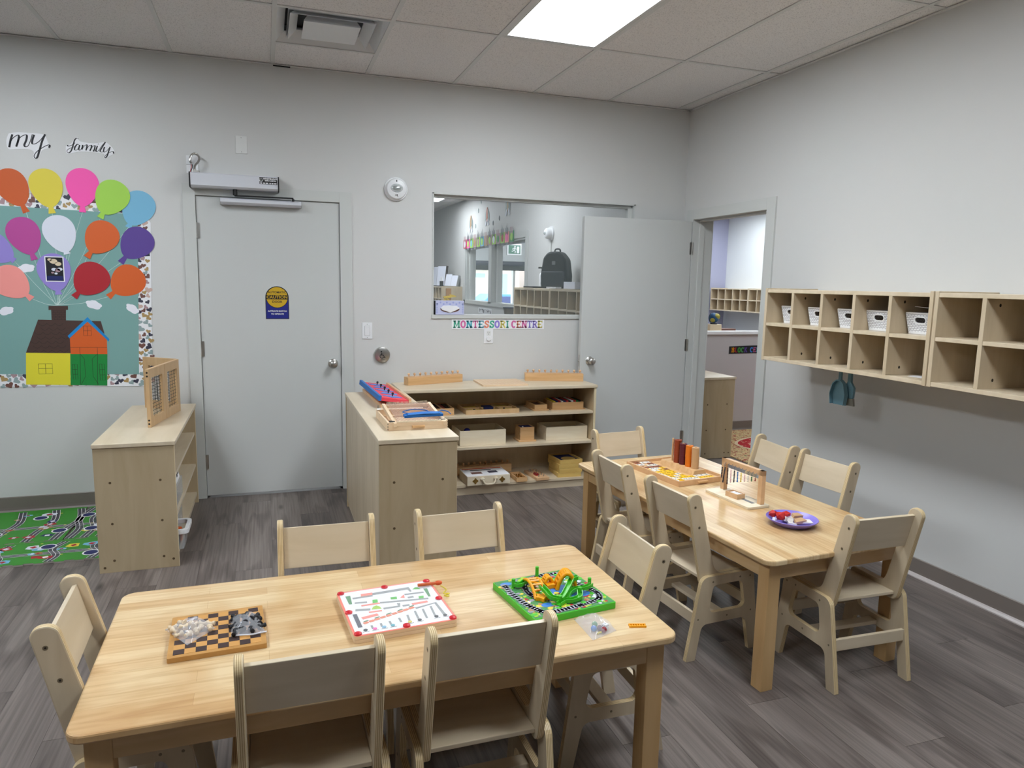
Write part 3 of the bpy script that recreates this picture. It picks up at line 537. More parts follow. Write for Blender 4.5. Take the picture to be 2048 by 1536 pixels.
def hearts(xa, xb, za, zb, n):
    for i in range(n):
        for _ in range(20):
            x, z = rs.uniform(xa, xb), rs.uniform(za, zb); s = rs.choice((.028, .034, .042)); a = rs.uniform(-1.1, 1.1)
            if all((x-p)**2+(z-r)**2 > (.42*(s+u))**2 for p, r, u in HP): break
        else: continue
        HP.append((x, z, s)); c_, s__ = math.cos(a), math.sin(a)
        q.prism([(x+s*(u*c_-v*s__), z+s*(u*s__+v*c_)) for u, v in heart], -.0013-.00002*rs.random(), -.0007, 'y', mi=rs.randrange(6))
HP = []; hearts(-.7, .46, .555, .63, 160); hearts(.455, .53, -.55, .5, 200); hearts(-.7, .45, -.548, -.475, 160)
stuff(q.build('heart_print', ['h%d' % i for i in range(6)], t))
BAL = [('orange', -4.689, 2.032, .087, .107, -4.623, 1.881, 'p_orange', 'orange paper balloon in the top row, leftmost'), ('yellow', -4.509, 2.04, .09, .109, -4.486, 1.882, 'p_yellow', 'yellow paper balloon in the top row'), ('pink', -4.313, 2.056, .091, .109, -4.321, 1.897, 'p_pink', 'hot pink paper balloon in the top row'), ('lime', -4.152, 2.0, .095, .106, -4.225, 1.867, 'p_lime', 'lime green paper balloon in the top row'), ('sky', -4.007, 1.942, .094, .107, -4.07, 1.814, 'p_sky', 'light blue paper balloon at the right end of the top row'),
 ('magenta', -4.645, 1.746, .091, .108, -4.598, 1.596, 'p_magenta', 'magenta paper balloon in the middle row'), ('white', -4.453, 1.766, .09, .108, -4.42, 1.636, 'p_white', 'white paper balloon in the middle row'), ('orange2', -4.223, 1.75, .094, .103, -4.312, 1.62, 'p_orange2', 'orange paper balloon in the middle row beside the purple one'), ('purple', -4.025, 1.72, .094, .103, -4.125, 1.591, 'p_purple', 'dark purple paper balloon at the board edge'), ('lav', -4.807, 1.663, .087, .101, -4.704, 1.587, 'p_lav', 'lavender paper balloon cut off by the left picture edge'),
 ('lavp', -4.497, 1.53, .092, .109, -4.481, 1.385, 'p_lav', 'lavender paper balloon with a photo stuck on it'), ('red', -4.294, 1.488, .1, .104, -4.397, 1.37, 'p_red', 'dark red paper balloon in the lowest row'), ('or3', -4.088, 1.479, .098, .101, -4.206, 1.373, 'p_orange2', 'orange paper balloon in the lowest row beside the red one'), ('salmon', -4.736, 1.459, .096, .103, -4.627, 1.355, 'p_salmon', 'salmon pink paper balloon in the lowest row')]
for i, (nm, x, z, rx, rz, kx, kz, m, lab) in enumerate(BAL):
    t = thing('paper_balloon', lab, 'balloon', (x, -.0042-.0012*(i % 4), z), 0, 'paper balloons on the bulletin board'); dx, dz = kx-x, kz-z; L = math.hypot(dx, dz); ux, uz = dx/L, dz/L
    P = []
    for k in range(36):      # an egg pointing at its knot
        a = 2*PI*k/36; ca, sa = math.cos(a), math.sin(a); rr = rz*(1+.14*max(0, ca)**2) ; along = ca*rr; across = sa*rx*(1-.12*ca)
        P.append((ux*along-uz*across, uz*along+ux*across))
    MB().prism(P, -.0008, 0, 'y').build('balloon_body', m, t)
    b0 = rz*.98; MB().prism([(ux*b0-uz*.009, uz*b0+ux*.009), (dx-uz*.02, dz+ux*.02), (dx+uz*.02, dz-ux*.02), (ux*b0+uz*.009, uz*b0-ux*.009)], -.0007, .0001, 'y').build('balloon_knot', m, t)
    pts = spline([(dx*.97, dz*.97), (dx*.5+(-4.495-x)*.5+.012*math.sin(i*2.1), dz*.5+(1.318-z)*.5-.012), (-4.495-x+.006*math.sin(i), 1.318-z)], 8)
    MB().tube([(a, .0012+.0012*(i % 4)-.0008, b) for a, b in pts], .0013, 5).build('string', 'string', t)
    if nm == 'lavp':
        p = MB().box(-.048, .056, -.0018, -.0008, -.066, .09).build('photo_print', 'white_paper', t); MB().box(-.042, .05, -.0022, -.0017, -.06, .084).build('photo_image', 'ink', p)
        q = MB()
        for xx, zz, r, mi in ((.0, .06, .022, 0), (.025, .045, .018, 0), (-.02, .07, .012, 0), (.0, .01, .014, 1), (.02, .005, .016, 2), (.032, .012, .015, 1), (-.008, -.01, .008, 2), (.01, -.015, .009, 1)): q.prism(circ(xx, zz, r, 10, r*.7), -.0025, -.002, 'y', mi=mi)
        q.box(-.04, .048, -.0024, -.002, -.058, -.03, 3); q.build('photo_detail', ['box_cream', 'p_white', 'h5', 'navy'], p)
for i, (x, z, w, a, lab) in enumerate(((-4.645, 1.544, .036, 8, 'small white paper cloud beside the photo balloon'), (-4.769, 1.281, .034, 18, 'small white paper cloud at the left picture edge'), (-4.291, 1.323, .037, -18, 'small white paper cloud right of the chimney'), (-4.072, 1.299, .034, -38, 'small white paper cloud near the right border'))):
    P = []
    for k in range(40):
        t_ = 2*PI*k/40; r = 1.08+.22*abs(math.sin(2.5*t_+.6)); x_, z_ = w*r*math.cos(t_), w*.58*r*math.sin(t_); c_, s_ = math.cos(math.radians(a)), math.sin(math.radians(a)); P.append((x_*c_-z_*s_, x_*s_+z_*c_))
    o = MB().prism(P, -.0008, 0, 'y').build('paper_cloud', 'cloud', None, (x, -.004, z)); tag(o, lab, 'cloud', 'paper clouds on the bulletin board')
t = thing('paper_house', 'coloured paper house with brown roof at the bottom of the bulletin board', 'paper house', (-4.46, -.004, 1.02)); ox, oz = 4.46, -1.02
def hp(pts, y0, nm, m, par=t): return MB().prism([(a+ox, b+oz) for a, b in pts], y0-.0008, y0, 'y').build(nm, m, par)
def lines(pl, y, par, w=.0022, m='line'):
    q = MB()
    for p in pl: q.ribbon([(a+ox, b+oz) for a, b in p], w, y-.0004, y)
    q.build('drawn_lines', m, par)
ch = hp([(-4.528, 1.297), (-4.447, 1.297), (-4.452, 1.215), (-4.53, 1.215)], -.0002, 'chimney', 'p_brown'); hp([(-4.541, 1.314), (-4.435, 1.315), (-4.436, 1.29), (-4.542, 1.289)], -.001, 'chimney_cap', 'p_brown')
lines([[(-4.527+.002*k, 1.283-.011*k), (-4.449, 1.283-.011*k)] for k in range(6)]+[[(-4.515+.02*k-.01*(j % 2), 1.283-.011*j), (-4.515+.02*k-.01*(j % 2), 1.272-.011*j)] for j in range(5) for k in range(4)], -.001, ch, .0015)
rf = hp([(-4.603, 1.228), (-4.257, 1.219), (-4.241, 1.144), (-4.248, 1.012), (-4.681, 1.021)], 0, 'roof', 'p_brown')
sc = []
for j in range(7):
    zz = 1.205-.028*j; xl = -4.60-.012*j-.002
    for k in range(8):
        x0_ = xl+.045*k+(.022 if j % 2 else 0)
        if x0_+.045 < -4.43+ (1.205-zz)*0: sc.append([(x0_+.045*i/6, zz-.016*math.sin(PI*i/6)) for i in range(7)])
lines(sc, -.0008, rf, .0018)
yw = hp([(-4.681, 1.021), (-4.44, 1.015), (-4.45, .811), (-4.693, .821)], -.0002, 'yellow_wall', 'p_house_yellow'); lines([[(-4.619, .95), (-4.543, .95), (-4.543, .886), (-4.619, .886), (-4.619, .95)], [(-4.581, .95), (-4.581, .886)], [(-4.619, .92), (-4.543, .92)]], -.001, yw, .002)
gb = hp([(-4.332, 1.222), (-4.436, 1.119), (-4.437, 1.010), (-4.231, 1.007), (-4.229, 1.104)], -.0012, 'gable', 'p_orange2'); lines([[(-4.358, 1.188), (-4.314, 1.188), (-4.314, 1.127), (-4.358, 1.127), (-4.358, 1.188)], [(-4.336, 1.188), (-4.336, 1.127)], [(-4.358, 1.157), (-4.314, 1.157)], [(-4.437, 1.052), (-4.231, 1.05)], [(-4.385, 1.05), (-4.385, 1.011)], [(-4.286, 1.05), (-4.286, 1.01)]], -.002, gb, .002)
hp([(-4.447, 1.125), (-4.33, 1.245), (-4.214, 1.104), (-4.218, 1.088), (-4.332, 1.216), (-4.438, 1.11)], -.0024, 'blue_roof_trim', 'p_blue')
gw = hp([(-4.439, 1.013), (-4.231, 1.01), (-4.242, .802), (-4.449, .811)], -.0008, 'green_wall', 'p_green')
lines([[(-4.432, .944), (-4.405, .944), (-4.405, .848), (-4.432, .848), (-4.432, .944)], [(-4.4185, .944), (-4.4185, .848)], [(-4.432, .912), (-4.405, .912)], [(-4.432, .88), (-4.405, .88)], [(-4.28, .943), (-4.251, .943), (-4.251, .837), (-4.28, .837), (-4.28, .943)], [(-4.2655, .943), (-4.2655, .837)], [(-4.28, .908), (-4.251, .908)], [(-4.28, .872), (-4.251, .872)], [(-4.385, 1.01), (-4.362, .977), (-4.362, .865), (-4.39, .81)], [(-4.286, 1.01), (-4.319, .977), (-4.319, .864), (-4.29, .81)], [(-4.385, 1.01), (-4.392, .81)], [(-4.286, 1.01), (-4.296, .808)]], -.0016, gw, .002)
# ---------------------------------------------------------------- interior window in the back wall
w1 = MB()
x0, x1, z0, z1 = WIN
for a, b, c, e in ((x0, x1, z0, z0+.012), (x0, x1, z1-.012, z1), (x0, x0+.012, z0, z1), (x1-.012, x1, z0, z1)): w1.box(a, b, -.004, .15, c, e)
w1 = struct(w1.build('window_1', 'trim_paint', bevel=.001))
q = MB()
for a, b, c, e in ((x0+.012, x1-.012, z1-.032, z1-.012), (x0+.012, x1-.012, z0+.012, z0+.0145), (x0+.012, x0+.018, z0+.0145, z1-.032), (x1-.045, x1-.012, z0+.0145, z1-.032)): q.box(a, b, .035, .08, c, e)
q.build('window_stop', 'trim_paint', w1); MB().box(x0+.018, x1-.045, .055, .06, z0+.0145, z1-.032).build('pane', 'window_glass', w1)
MB().box(x0-.004, x1+.004, -.012, .02, z0-.016, z0+.0125).build('sill', 'trim_paint', w1, bevel=.002)
# ---------------------------------------------------------------- open door and doorway in the right wall
fr = MB()
for a, b, c, e in ((-1.127, -1.036, 0, 2.121), (-.149, -.056, 0, 2.121), (-1.036, -.149, 2.041, 2.121)):
    fr.box(-.013, .001, a, b, c, e); fr.box(.164, .178, a, b, c, e)
fr.box(.0, .165, -.1485, -.1445, 0, 2.045); fr.box(.0, .165, -1.0405, -1.0365, 0, 2.045); fr.box(.0, .165, -1.0365, -.1485, 2.0405, 2.045)
fr.box(.045, .09, -.162, -.1485, 0, 2.04); fr.box(.045, .09, -1.0365, -1.023, 0, 2.04); fr.box(.045, .09, -1.023, -.162, 2.027, 2.04)
struct(fr.build('trim_3', 'trim_paint', bevel=.0015))
d2 = struct(MB().box(-.957, -.017, -.145, -.101, .012, 2.026).build('door_2', 'door_paint', bevel=.0015))
knob(d2, -.878, -.145, .925); MB().box(-.9585, -.9565, -.135, -.111, .88, .97).build('latch_plate', 'steel', d2)
q = MB().cyl((-.9585, -.123, .922), (-.966, -.123, .922), .008, n=8); q.build('latch', 'steel', d2)
for z in (1.815, 1.04, .28):
    q = MB().cyl((-.008, -.15, z-.048), (-.008, -.15, z+.048), .0065, n=10); q.box(-.03, -.008, -.1475, -.1452, z-.048, z+.048); q.box(-.013, -.001, -.150, -.147, z-.048, z+.048); q.build('hinge', 'steel', d2, smooth=40)
# ================================================================ CUBBIES
def cubby(name, label, loc, W_=1.168, D_=.376, z0=1.078, z1=1.505, cols=5, kind='wall cubby', group=None, screws=True):
    """faces -x; spans y 0..-W, back at x=0"""
    t = thing(name, label, kind, loc, 0, group); T = .02; zm = (z0+z1)/2+.004
    for y in (0, -W_+T): MB().box(-D_, 0, y-T, y, z0-.003, z1+.007).build('side_panel', 'ply', t, bevel=.0015).data.materials
    for z in (z0, z1-T): MB().box(-D_+.002, 0, -W_+T, -T, z, z+T).build('top_panel' if z > z0 else 'bottom_panel', 'ply_h', t, bevel=.0015)
    MB().box(-.012, -.004, -W_+T, -T, z0+T, z1-T).build('back_panel', 'ply_dark', t)
    cw = (W_-2*T-(cols-1)*T)/cols
    for i in range(cols):
        a = -T-i*(cw+T); s = MB().box(-D_+.003, -.012, a-cw, a, zm-.009, zm+.009).build('middle_shelf', 'ply_h', t, bevel=.0012)
        if i < cols-1: MB().box(-D_+.002, -.012, a-cw-T, a-cw, z0+T, z1-T).build('divider', 'ply', t, bevel=.0012)
        if screws and i > 0:
            q = MB()
            for xx, zz in ((-.292, z1-.048), (-.29, z0+.057)):
                k = len(q.v); q.prism([(xx+.006*math.cos(u), zz+.0075*math.sin(u)) for u in [2*PI*j/10 for j in range(10)]], a-.0006, a+.0001, 'y')
            stuff(q.build('screw_hole', 'hole', t))
        if screws:
            hk = MB().tube([(-.2, a-.12, z0), (-.2, a-.12, z0-.012), (-.213, a-.12, z0-.02), (-.222, a-.12, z0-.012), (-.222, a-.12, z0-.006)], .0022, 6); hk.tube([(-.18, a-.14, z0), (-.18, a-.14, z0-.012), (-.18, a-.152, z0-.018), (-.18, a-.16, z0-.01)], .0022, 6); hk.box(-.22, -.17, a-.15, a-.11, z0-.003, z0)
            hk.build('coat_hook', 'dark', t, smooth=50)
    return t
cb = cubby('wall_cubby', 'birch wall cubby holding the white baskets, beside the doorway', (-.0005, -1.547, 0))
dup(cb, (-.0005, -2.722, 0), label='empty birch wall cubby cut off by the right picture edge')
def basket():
    q = MB()      # tapered tub, open front faces -x; local origin bottom centre
    hb, ht, lb, lt, h, th = .068, .083, .112, .126, .1, .003      # half widths (y), half lengths (x)
    def wall(sx, sy, hole):
        n = 'x' if sx else 'y'; k = len(q.v)
        wb, wt = (hb, ht) if sx else (lb, lt)
        out = [(-wb, 0), (wb, 0), (wt, h), (-wt, h)]; ps = [out]+([rrect(-.031, .031, .053, .081, .0135)] if hole else [])
        q.prism(ps, -th/2, th/2, 'y')
        lean = math.atan2((lt-lb) if sx else (ht-hb), h); d = lb if sx else hb
        Mx = Matrix.Translation((0, d, 0)) @ Matrix.Rotation(-lean, 4, 'X')
        R = Matrix.Rotation({(1, 0): -PI/2, (-1, 0): PI/2, (0, 1): 0, (0, -1): PI}[(sx, sy)], 4, 'Z'); q.xf(R @ Mx, k)
    wall(-1, 0, True); wall(1, 0, True); wall(0, 1, False); wall(0, -1, False); q.box(-lb, lb, -hb, hb, 0, .004)
    return q
def weave():
    m = mat('basket_weave', (238, 239, 244), .4); n, l, b = nt(m); tc = n.new('ShaderNodeTexCoord'); sp = n.new('ShaderNodeSeparateXYZ'); l.new(tc.outputs['Object'], sp.inputs[0])
    ad = n.new('ShaderNodeMath'); ad.operation = 'ADD'; l.new(sp.outputs[0], ad.inputs[0]); l.new(sp.outputs[1], ad.inputs[1]); cm = n.new('ShaderNodeCombineXYZ'); l.new(ad.outputs[0], cm.inputs[0]); l.new(sp.outputs[2], cm.inputs[1])
    br = n.new('ShaderNodeTexBrick'); br.inputs['Scale'].default_value = 1; br.inputs['Brick Width'].default_value = .017; br.inputs['Row Height'].default_value = .0085; br.inputs['Mortar Size'].default_value = .0011; br.inputs['Color1'].default_value = rgb(240, 241, 246); br.inputs['Color2'].default_value = rgb(236, 237, 243); br.inputs['Mortar'].default_value = rgb(150, 150, 158); l.new(cm.outputs[0], br.inputs[0]); l.new(br.outputs[0], b.inputs['Base Color'])
    bp = n.new('ShaderNodeBump'); bp.invert = True; bp.inputs['Strength'].default_value = .6; bp.inputs['Distance'].default_value = .002; l.new(br.outputs['Fac'], bp.inputs['Height']); l.new(bp.outputs[0], b.inputs['Normal'])
weave()
bk = thing('white_basket', 'white woven plastic basket in the first cubby beside the doorway', 'basket', (-.168, -1.684, 1.3056), 0, 'white baskets in the upper cubbies')
basket().build('tub', 'basket_weave', bk)
q = MB()
for sx in (-1, 1): k = len(q.v); q.prism([rrect(-.036, .036, .048, .086, .018), rrect(-.030, .030, .054, .080, .013)], -.003, .003, 'x'); q.xf(Matrix.Translation((sx*.1225, 0, 0)) @ Matrix.Translation((0, 0, .067)) @ Matrix.Rotation(sx*.16, 4, 'Y') @ Matrix.Translation((0, 0, -.067)), k)
q.prism([rrect(-.130, .130, -.087, .087, .015), rrect(-.121, .121, -.078, .078, .012)], .097, .103, 'z'); q.prism([rrect(-.116, .116, -.072, .072, .01), rrect(-.11, .11, -.066, .066, .008)], 0, .01, 'z'); q.build('rim', 'white_plastic', bk, bevel=.001)
CP = .2256
for i, lab in ((1, 'white woven plastic basket in the second cubby from the doorway'), (2, 'white woven plastic basket in the middle cubby of the upper row'), (3, 'white woven plastic basket with clear handle slot, second from the right'), (4, 'rightmost white woven basket, papers sticking out of its top')):
    dup(bk, (-.168, (-1.684, -1.909, -2.136, -2.336, -2.582)[i], 1.3056), label=lab)
q = MB(); pts = [(-.11, -.07), (-.02, -.075), (.11, -.06), (.11, .07), (-.1, .075)]
q.prism([(a, b*.8) for a, b in pts], .106, .1075, 'z'); o = q.build('paper_sheets', 'white_paper', None, (-.19, -2.582, 1.3056)); q2 = tag(o, 'loose white paper lying on the rightmost basket', 'paper'); o.rotation_euler = (.06, .1, .1)
o.location.z += .012
for x, y, r, lab in ((-.22, -2.16, .3, 'small white paper scrap in the lower middle cubby'), (-.24, -2.59, .1, 'white paper sheet in the lower right cubby of the basket shelf')):
    o = MB().prism([(-.06, -.05), (.05, -.06), (.06, .04), (.0, .06), (-.05, .05)], 0, .0012, 'z').build('paper_sheet', 'white_paper', None, (x, y, 1.0985), rotz=r); tag(o, lab, 'paper')
# dustpan and brush on a hook
t = thing('dustpan', 'blue-grey plastic dustpan hanging below the basket cubby', 'dustpan', (-.222, -2.046, 1.062)); t.rotation_euler = (0, 0, math.radians(6)); t.scale = (1, .7, .98)
P = rpoly([(-.062, -.195), (.062, -.195), (.074, -.13), (.052, -.07), (.016, -.05), (-.016, -.05), (-.052, -.07), (-.074, -.13)], [.004, .004, .03, .03, .01, .01, .03, .03])
q = MB().prism(P, .0, .003, 'x', 0); 
Pi = [(a*.93, b*.985-.003) for a, b in P]; q.prism([P, rpoly([(-.056, -.2), (.056, -.2), (.068, -.13), (.047, -.075), (.013, -.058), (-.013, -.058), (-.047, -.075), (-.068, -.13)], [.001, .001, .03, .03, .01, .01, .03, .03])], -.028, 0, 'x') if False else None
n_ = len(P)
for i in range(n_):
    a, b = P[i], P[(i+1) % n_]
    if a[1] < -.19 and b[1] < -.19: continue
    q.prism([(a[0], a[1]), (b[0], b[1]), (b[0]*.94, b[1]-(.006 if b[1] > -.19 else 0)), (a[0]*.94, a[1]-(.006 if a[1] > -.19 else 0))], -.026, 0, 'x')
q.build('pan', 'dustpan', t, smooth=40); MB().prism([rpoly([(-.013, -.055), (.013, -.055), (.011, .0), (.008, .008), (-.008, .008), (-.011, .0)], [0, 0, .004, .004, .004, .004]), circ(0, -.004, .0045, 10)], -.012, .0, 'x').build('handle', 'dustpan', t, bevel=.002)
t = thing('hand_brush', 'grey-green hand brush hanging behind the dustpan', 'brush', (-.19, -2.082, 1.062)); t.rotation_euler = (0, 0, math.radians(6))
MB().prism(rpoly([(-.03, -.15), (.03, -.15), (.034, -.09), (.012, -.06), (.009, .005), (-.009, .005), (-.012, -.06), (-.034, -.09)], .008), -.012, .006, 'x').build('handle', 'dustpan', t, bevel=.003); stuff(MB().prism([(-.031, -.15), (.031, -.15), (.038, -.19), (-.038, -.19)], -.01, .004, 'x').build('bristles', 'bristle', t))
# ================================================================ FLOOR-STANDING SHELVES
def shelf_unit(name, label, L, D, Hh, tops, loc, rotz=0, kick=.06, back=True, screws=True):
    """length L along x, open front towards -y (y from 0 back to -D)"""
    t = thing(name, label, 'shelf', loc, rotz); T = .018
    MB().box(-.008, L+.008, -D-.008, .004, Hh-.022, Hh).build('top_board', 'ply_h', t, bevel=.003)
    for a in (0, L-T):
        e = MB().box(a, a+T, -D, 0, 0, Hh-.022).build('end_panel', 'ply_dark', t, bevel=.001)
        if screws:
            q = MB(); sx = -.0006 if a == 0 else L
            for yy, zz in [(-.07, z-.012) for z in tops]+[(-D+.07, z-.012) for z in tops]+[(-.025, .028), (-D+.025, .045)]: q.prism(circ(yy, zz, .0065, 10), sx, sx+.0006, 'x')
            stuff(q.build('screw_cap', 'screw', e))
    for z in tops: MB().box(T, L-T, -D+.006, -.012, z-.018, z).build('shelf_board', 'ply_h', t, bevel=.001)
    if back: MB().box(T, L-T, -.012, -.004, .04, Hh-.022).build('back_panel', 'ply', t)
    MB().box(T, L-T, -D+.022, -D+.036, 0, tops[-1]-.018).build('kick_board', 'ply_h', t)
    MB().box(T, L-T, -.02, -.012, 0, .07).build('rear_rail', 'ply_h', t)
    for a, b in ((0, T), (L-T, L)): MB().box(a+.001, b-.001, -D-.0015, -D, 0, Hh-.022).build('edge_strip', 'edge_band', t)
    return t
# left shelf: along the wall direction y, open side faces +x
shelf_unit('low_shelf', 'low birch shelf with the folding mesh screen on top, left of the closed door', 1.165, .37, .675, [.485, .27, .075], (-4.092, -1.235, 0), PI/2)
# middle corner: one against the wall, one standing out into the room (open side towards +x)
shelf_unit('low_shelf', 'birch shelf against the back wall below the interior window, filled with wooden trays', 1.455, .395, .775, [.578, .352, .076], (-2.395, -.022, 0), 0)
shelf_unit('low_shelf', 'birch shelf standing out into the room, loom and red tray on top', 1.485, .375, .775, [.578, .352, .076], (-2.772, -1.915, 0), PI/2)
# ---- folding mesh screen on the left shelf
t = thing('mesh_screen', 'folding wooden screen with wire mesh panes on the left shelf', 'screen', (-3.86, -.55, .675))
def frame(p, qv, label=None, first=False):
    a, b = Vector((p[0]+3.86, p[1]+.55)), Vector((qv[0]+3.86, qv[1]+.55)); L = (b-a).length; h = .327; w = .043; th = .019
    m = MB().prism([[(0, 0), (L, 0), (L, h), (0, h)], [(w, w+.01), (w, h-w-.01), (L-w, h-w-.01), (L-w, w+.01)]], -th/2, th/2, 'y')
    R = Matrix.Translation((a.x, a.y, 0)) @ Matrix.Rotation(math.atan2(b.y-a.y, b.x-a.x), 4, 'Z'); m.xf(R); f = m.build('panel_frame', 'oak_frame', t, bevel=.002)
    q = MB(); n = 9; k = int((h-2*w)/((L-2*w)/n))
    for i in range(1, n): xx = w+(L-2*w)*i/n; q.box(xx-.0009, xx+.0009, -.0015, .0003, w, h-w)
    for i in range(1, 12): zz = w+(h-2*w)*i/12; q.box(w, L-w, -.0003, .0015, zz-.0009, zz+.0009)
    q.xf(R); stuff(q.build('wire_mesh', 'dark', f))
    if first:
        q = MB()
        for z in (.02, .04, h-.04, h-.02): q.cyl((-.0006, 0, z), (.001, 0, z), .0055, n=10)
        q.xf(R); q.build('dowel_hole', 'hole', f)
A_, B_, C_, D_ = (-3.885, -.852), (-3.838, -.588), (-3.788, -.325), (-4.0, -.155)
frame(A_, B_, first=True); frame((B_[0]+.001, B_[1]+.004), C_); frame((C_[0]-.012, C_[1]+.018), D_)
# ---- bins on the left shelf (open side +x at x about -3.72)
t = thing('plastic_bin', 'clear plastic bin with white rim on the bottom of the left shelf', 'bin', (-3.83, -1.108, .076))
q = MB(); a, b, h = (.13, .082), (.145, .092), .1
def tub(q, a, b, h, th=.003):
    P0 = rrect(-a[0], a[0], -a[1], a[1], .02); P1 = rrect(-b[0], b[0], -b[1], b[1], .025); n = len(P0); k = len(q.v); q.v += [(x, y, 0) for x, y in P0]+[(x, y, h) for x, y in P1]
    for i in range(n): j = (i+1) % n; q.f.append((k+i, k+j, k+n+j, k+n+i)); q.m.append(0)
    q.f.append(tuple(k+i for i in range(n))); q.m.append(0)
tub(q, a, b, h); q.build('tub', 'clear_plastic', t, smooth=60); MB().prism([rrect(-.157, .157, -.104, .104, .03), rrect(-.136, .136, -.083, .083, .02)], h-.012, h+.012, 'z').build('rim', 'white_plastic', t, bevel=.003)
for x, y, m, lab in ((.07, -.045, 'lt2', 'teal toy lying in the clear plastic bin'), (-.03, .04, 'p_magenta', 'magenta toy lying in the clear plastic bin'), (.075, .045, 'p_orange2', 'orange toy lying in the clear plastic bin')):
    o = MB().prism(rrect(-.035, .035, -.02, .02, .012), 0, .075, 'z').build('toy', m, None, (-3.83+x, -1.108+y, .081), bevel=.006); tag(o, lab, 'toy')
o = MB().prism(rrect(-.11, .11, -.10, .10, .02), 0, .14, 'z').build('plastic_box', 'clear_plastic', None, (-3.86, -.82, .076)); tag(o, 'clear plastic box behind the white-rimmed bin', 'box')
o = MB().box(-.12, .12, -.17, .17, 0, .1).build('plastic_box', 'clear_plastic', None, (-3.86, -.94, .271)); tag(o, 'clear plastic box on the middle shelf of the left unit', 'box')
t = thing('paper_bag', 'white paper packet with dark print on the middle left shelf', 'packet', (-3.83, -.93, .3715)); MB().prism([(-.1, 0), (.085, 0), (.07, .065), (-.08, .075)], -.12, .12, 'y').build('packet_body', 'white_paper', t, bevel=.01)
q = MB()
for y_, z_, r_ in ((-.08, .03, .012), (-.03, .035, .016), (.03, .03, .016), (.08, .036, .014)): q.cyl((.084-.23*z_, y_, z_), (.0862-.23*z_, y_, z_), r_, n=8)
q.build('print', 'ink', t)
# ---- items on top of the middle units
def cyl_block(label, loc, rotz, n=10, group='knobbed cylinder blocks'):
    t = thing('cylinder_block', label, 'wooden block', loc, rotz, group); L = .45
    MB().box(-L/2, L/2, -.034, .034, 0, .058).build('block_body', 'beech_x', t, bevel=.002)
    for i in range(n):
        x = -L/2+.0225+.045*i; q = MB().cyl((x, 0, .056), (x, 0, .0595), .0135+.0004*i, n=14); q.cyl((x, 0, .059), (x, 0, .068), .0035, n=8); q.ball((x, 0, .076), .0098, 8); q.build('knobbed_cylinder', 'beech', t, smooth=60)
    return t
c1 = cyl_block('knobbed wooden cylinder block on the left of the back shelf top', (-2.105, -.105, .775), math.radians(16))
dup(c1, (-1.17, -.135, .775), math.radians(-15), 'knobbed wooden cylinder block on the back shelf top beside the open door')
t = thing('counting_board', 'flat wooden board with square grid lying between the cylinder blocks', 'board', (-1.625, -.205, .775), math.radians(-2))
MB().box(-.17, .17, -.15, .15, 0, .012).build('board_base', 'pine_tray', t, bevel=.001); q = MB()
for i in range(11): q.box(-.155+.031*i-.0008, -.155+.031*i+.0008, -.135, .135, .0118, .0124)
for j in range(10): q.box(-.155, .155, -.135+.03*j-.0008, -.135+.03*j+.0008, .0118, .0124)
stuff(q.build('grid_lines', 'beech', t))
# red tray with blue insets
t = thing('shape_tray', 'red tray of blue inset shapes with black knobs behind the loom', 'tray', (-2.565, -.72, .775), math.radians(2))
q = MB().box(-.085, .085, -.34, .34, .0, .02); q.xf(Matrix.Translation((0, 0, .03)) @ Matrix.Rotation(math.radians(9), 4, 'Y')); q.build('tray_plate', 'tray_red', t)
q = MB().box(-.1, -.083, -.35, .35, .0, .03); q.xf(Matrix.Translation((0, 0, .03)) @ Matrix.Rotation(math.radians(9), 4, 'Y')); q.build('blue_side', 'loom_blue', t); q = MB().box(.083, .097, -.35, .35, .0005, .05); q.build('wooden_side', 'beech', t); MB().box(-.08, .08, -.33, .33, 0, .018).build('tray_base', 'beech', t)
for i in range(5):
    y = -.25+.125*i; q = MB(); P = [(-.055, -.035), (.05, -.045+.01*i), (.06, .02), (-.02, .045)] if i % 2 else [(-.06, 0), (-.01, -.045), (.06, -.01), (.02, .045)]
    q.prism([(a, b+y) for a, b in P], .019, .0225, 'z'); q.xf(Matrix.Translation((0, 0, .03)) @ Matrix.Rotation(math.radians(9), 4, 'Y')); s_ = q.build('blue_inset', 'toy_blue', t)
    q = MB().cyl((0, y, .0225), (0, y, .034), .0035, n=8); q.ball((0, y, .039), .0075, 8); q.xf(Matrix.Translation((0, 0, .03)) @ Matrix.Rotation(math.radians(9), 4, 'Y')); q.build('knob', 'black', s_, smooth=60)
# loom in its box
t = thing('weaving_loom', 'wooden weaving loom box with blue yarn on the near shelf top', 'loom', (-2.55, -1.535, .775), math.radians(0.5))
q = MB(); w, d, h, th = .152, .19, .042, .01
q.box(-w, w, -d, -d+th, 0, h); q.box(-w, w, d-th, d, 0, h); q.box(-w, -w+th, -d+th, d-th, 0, h); q.box(w-th, w, -d+th, d-th, 0, h); q.box(-w+th, w-th, -d+th, d-th, .002, .007); q.build('box_frame', 'pine_tray', t, bevel=.001)
MB().box(-.032, .032, -d-.011, -d, .012, .024).build('handle', 'beech_x', t, bevel=.002)
q = MB()
for z in (.008, .021, .034): q.box(-w-.0004, -w+.002, -d-.0004, -d+.004, z-.0035, z+.0035); q.box(w-.002, w+.0004, -d-.0004, -d+.004, z-.0035, z+.0035)
stuff(q.build('box_joint', 'hole', t))
Rl = Matrix.Translation((.008, -.02, .04)) @ Matrix.Rotation(math.radians(6), 4, 'X'); lw, ld = .125, .185
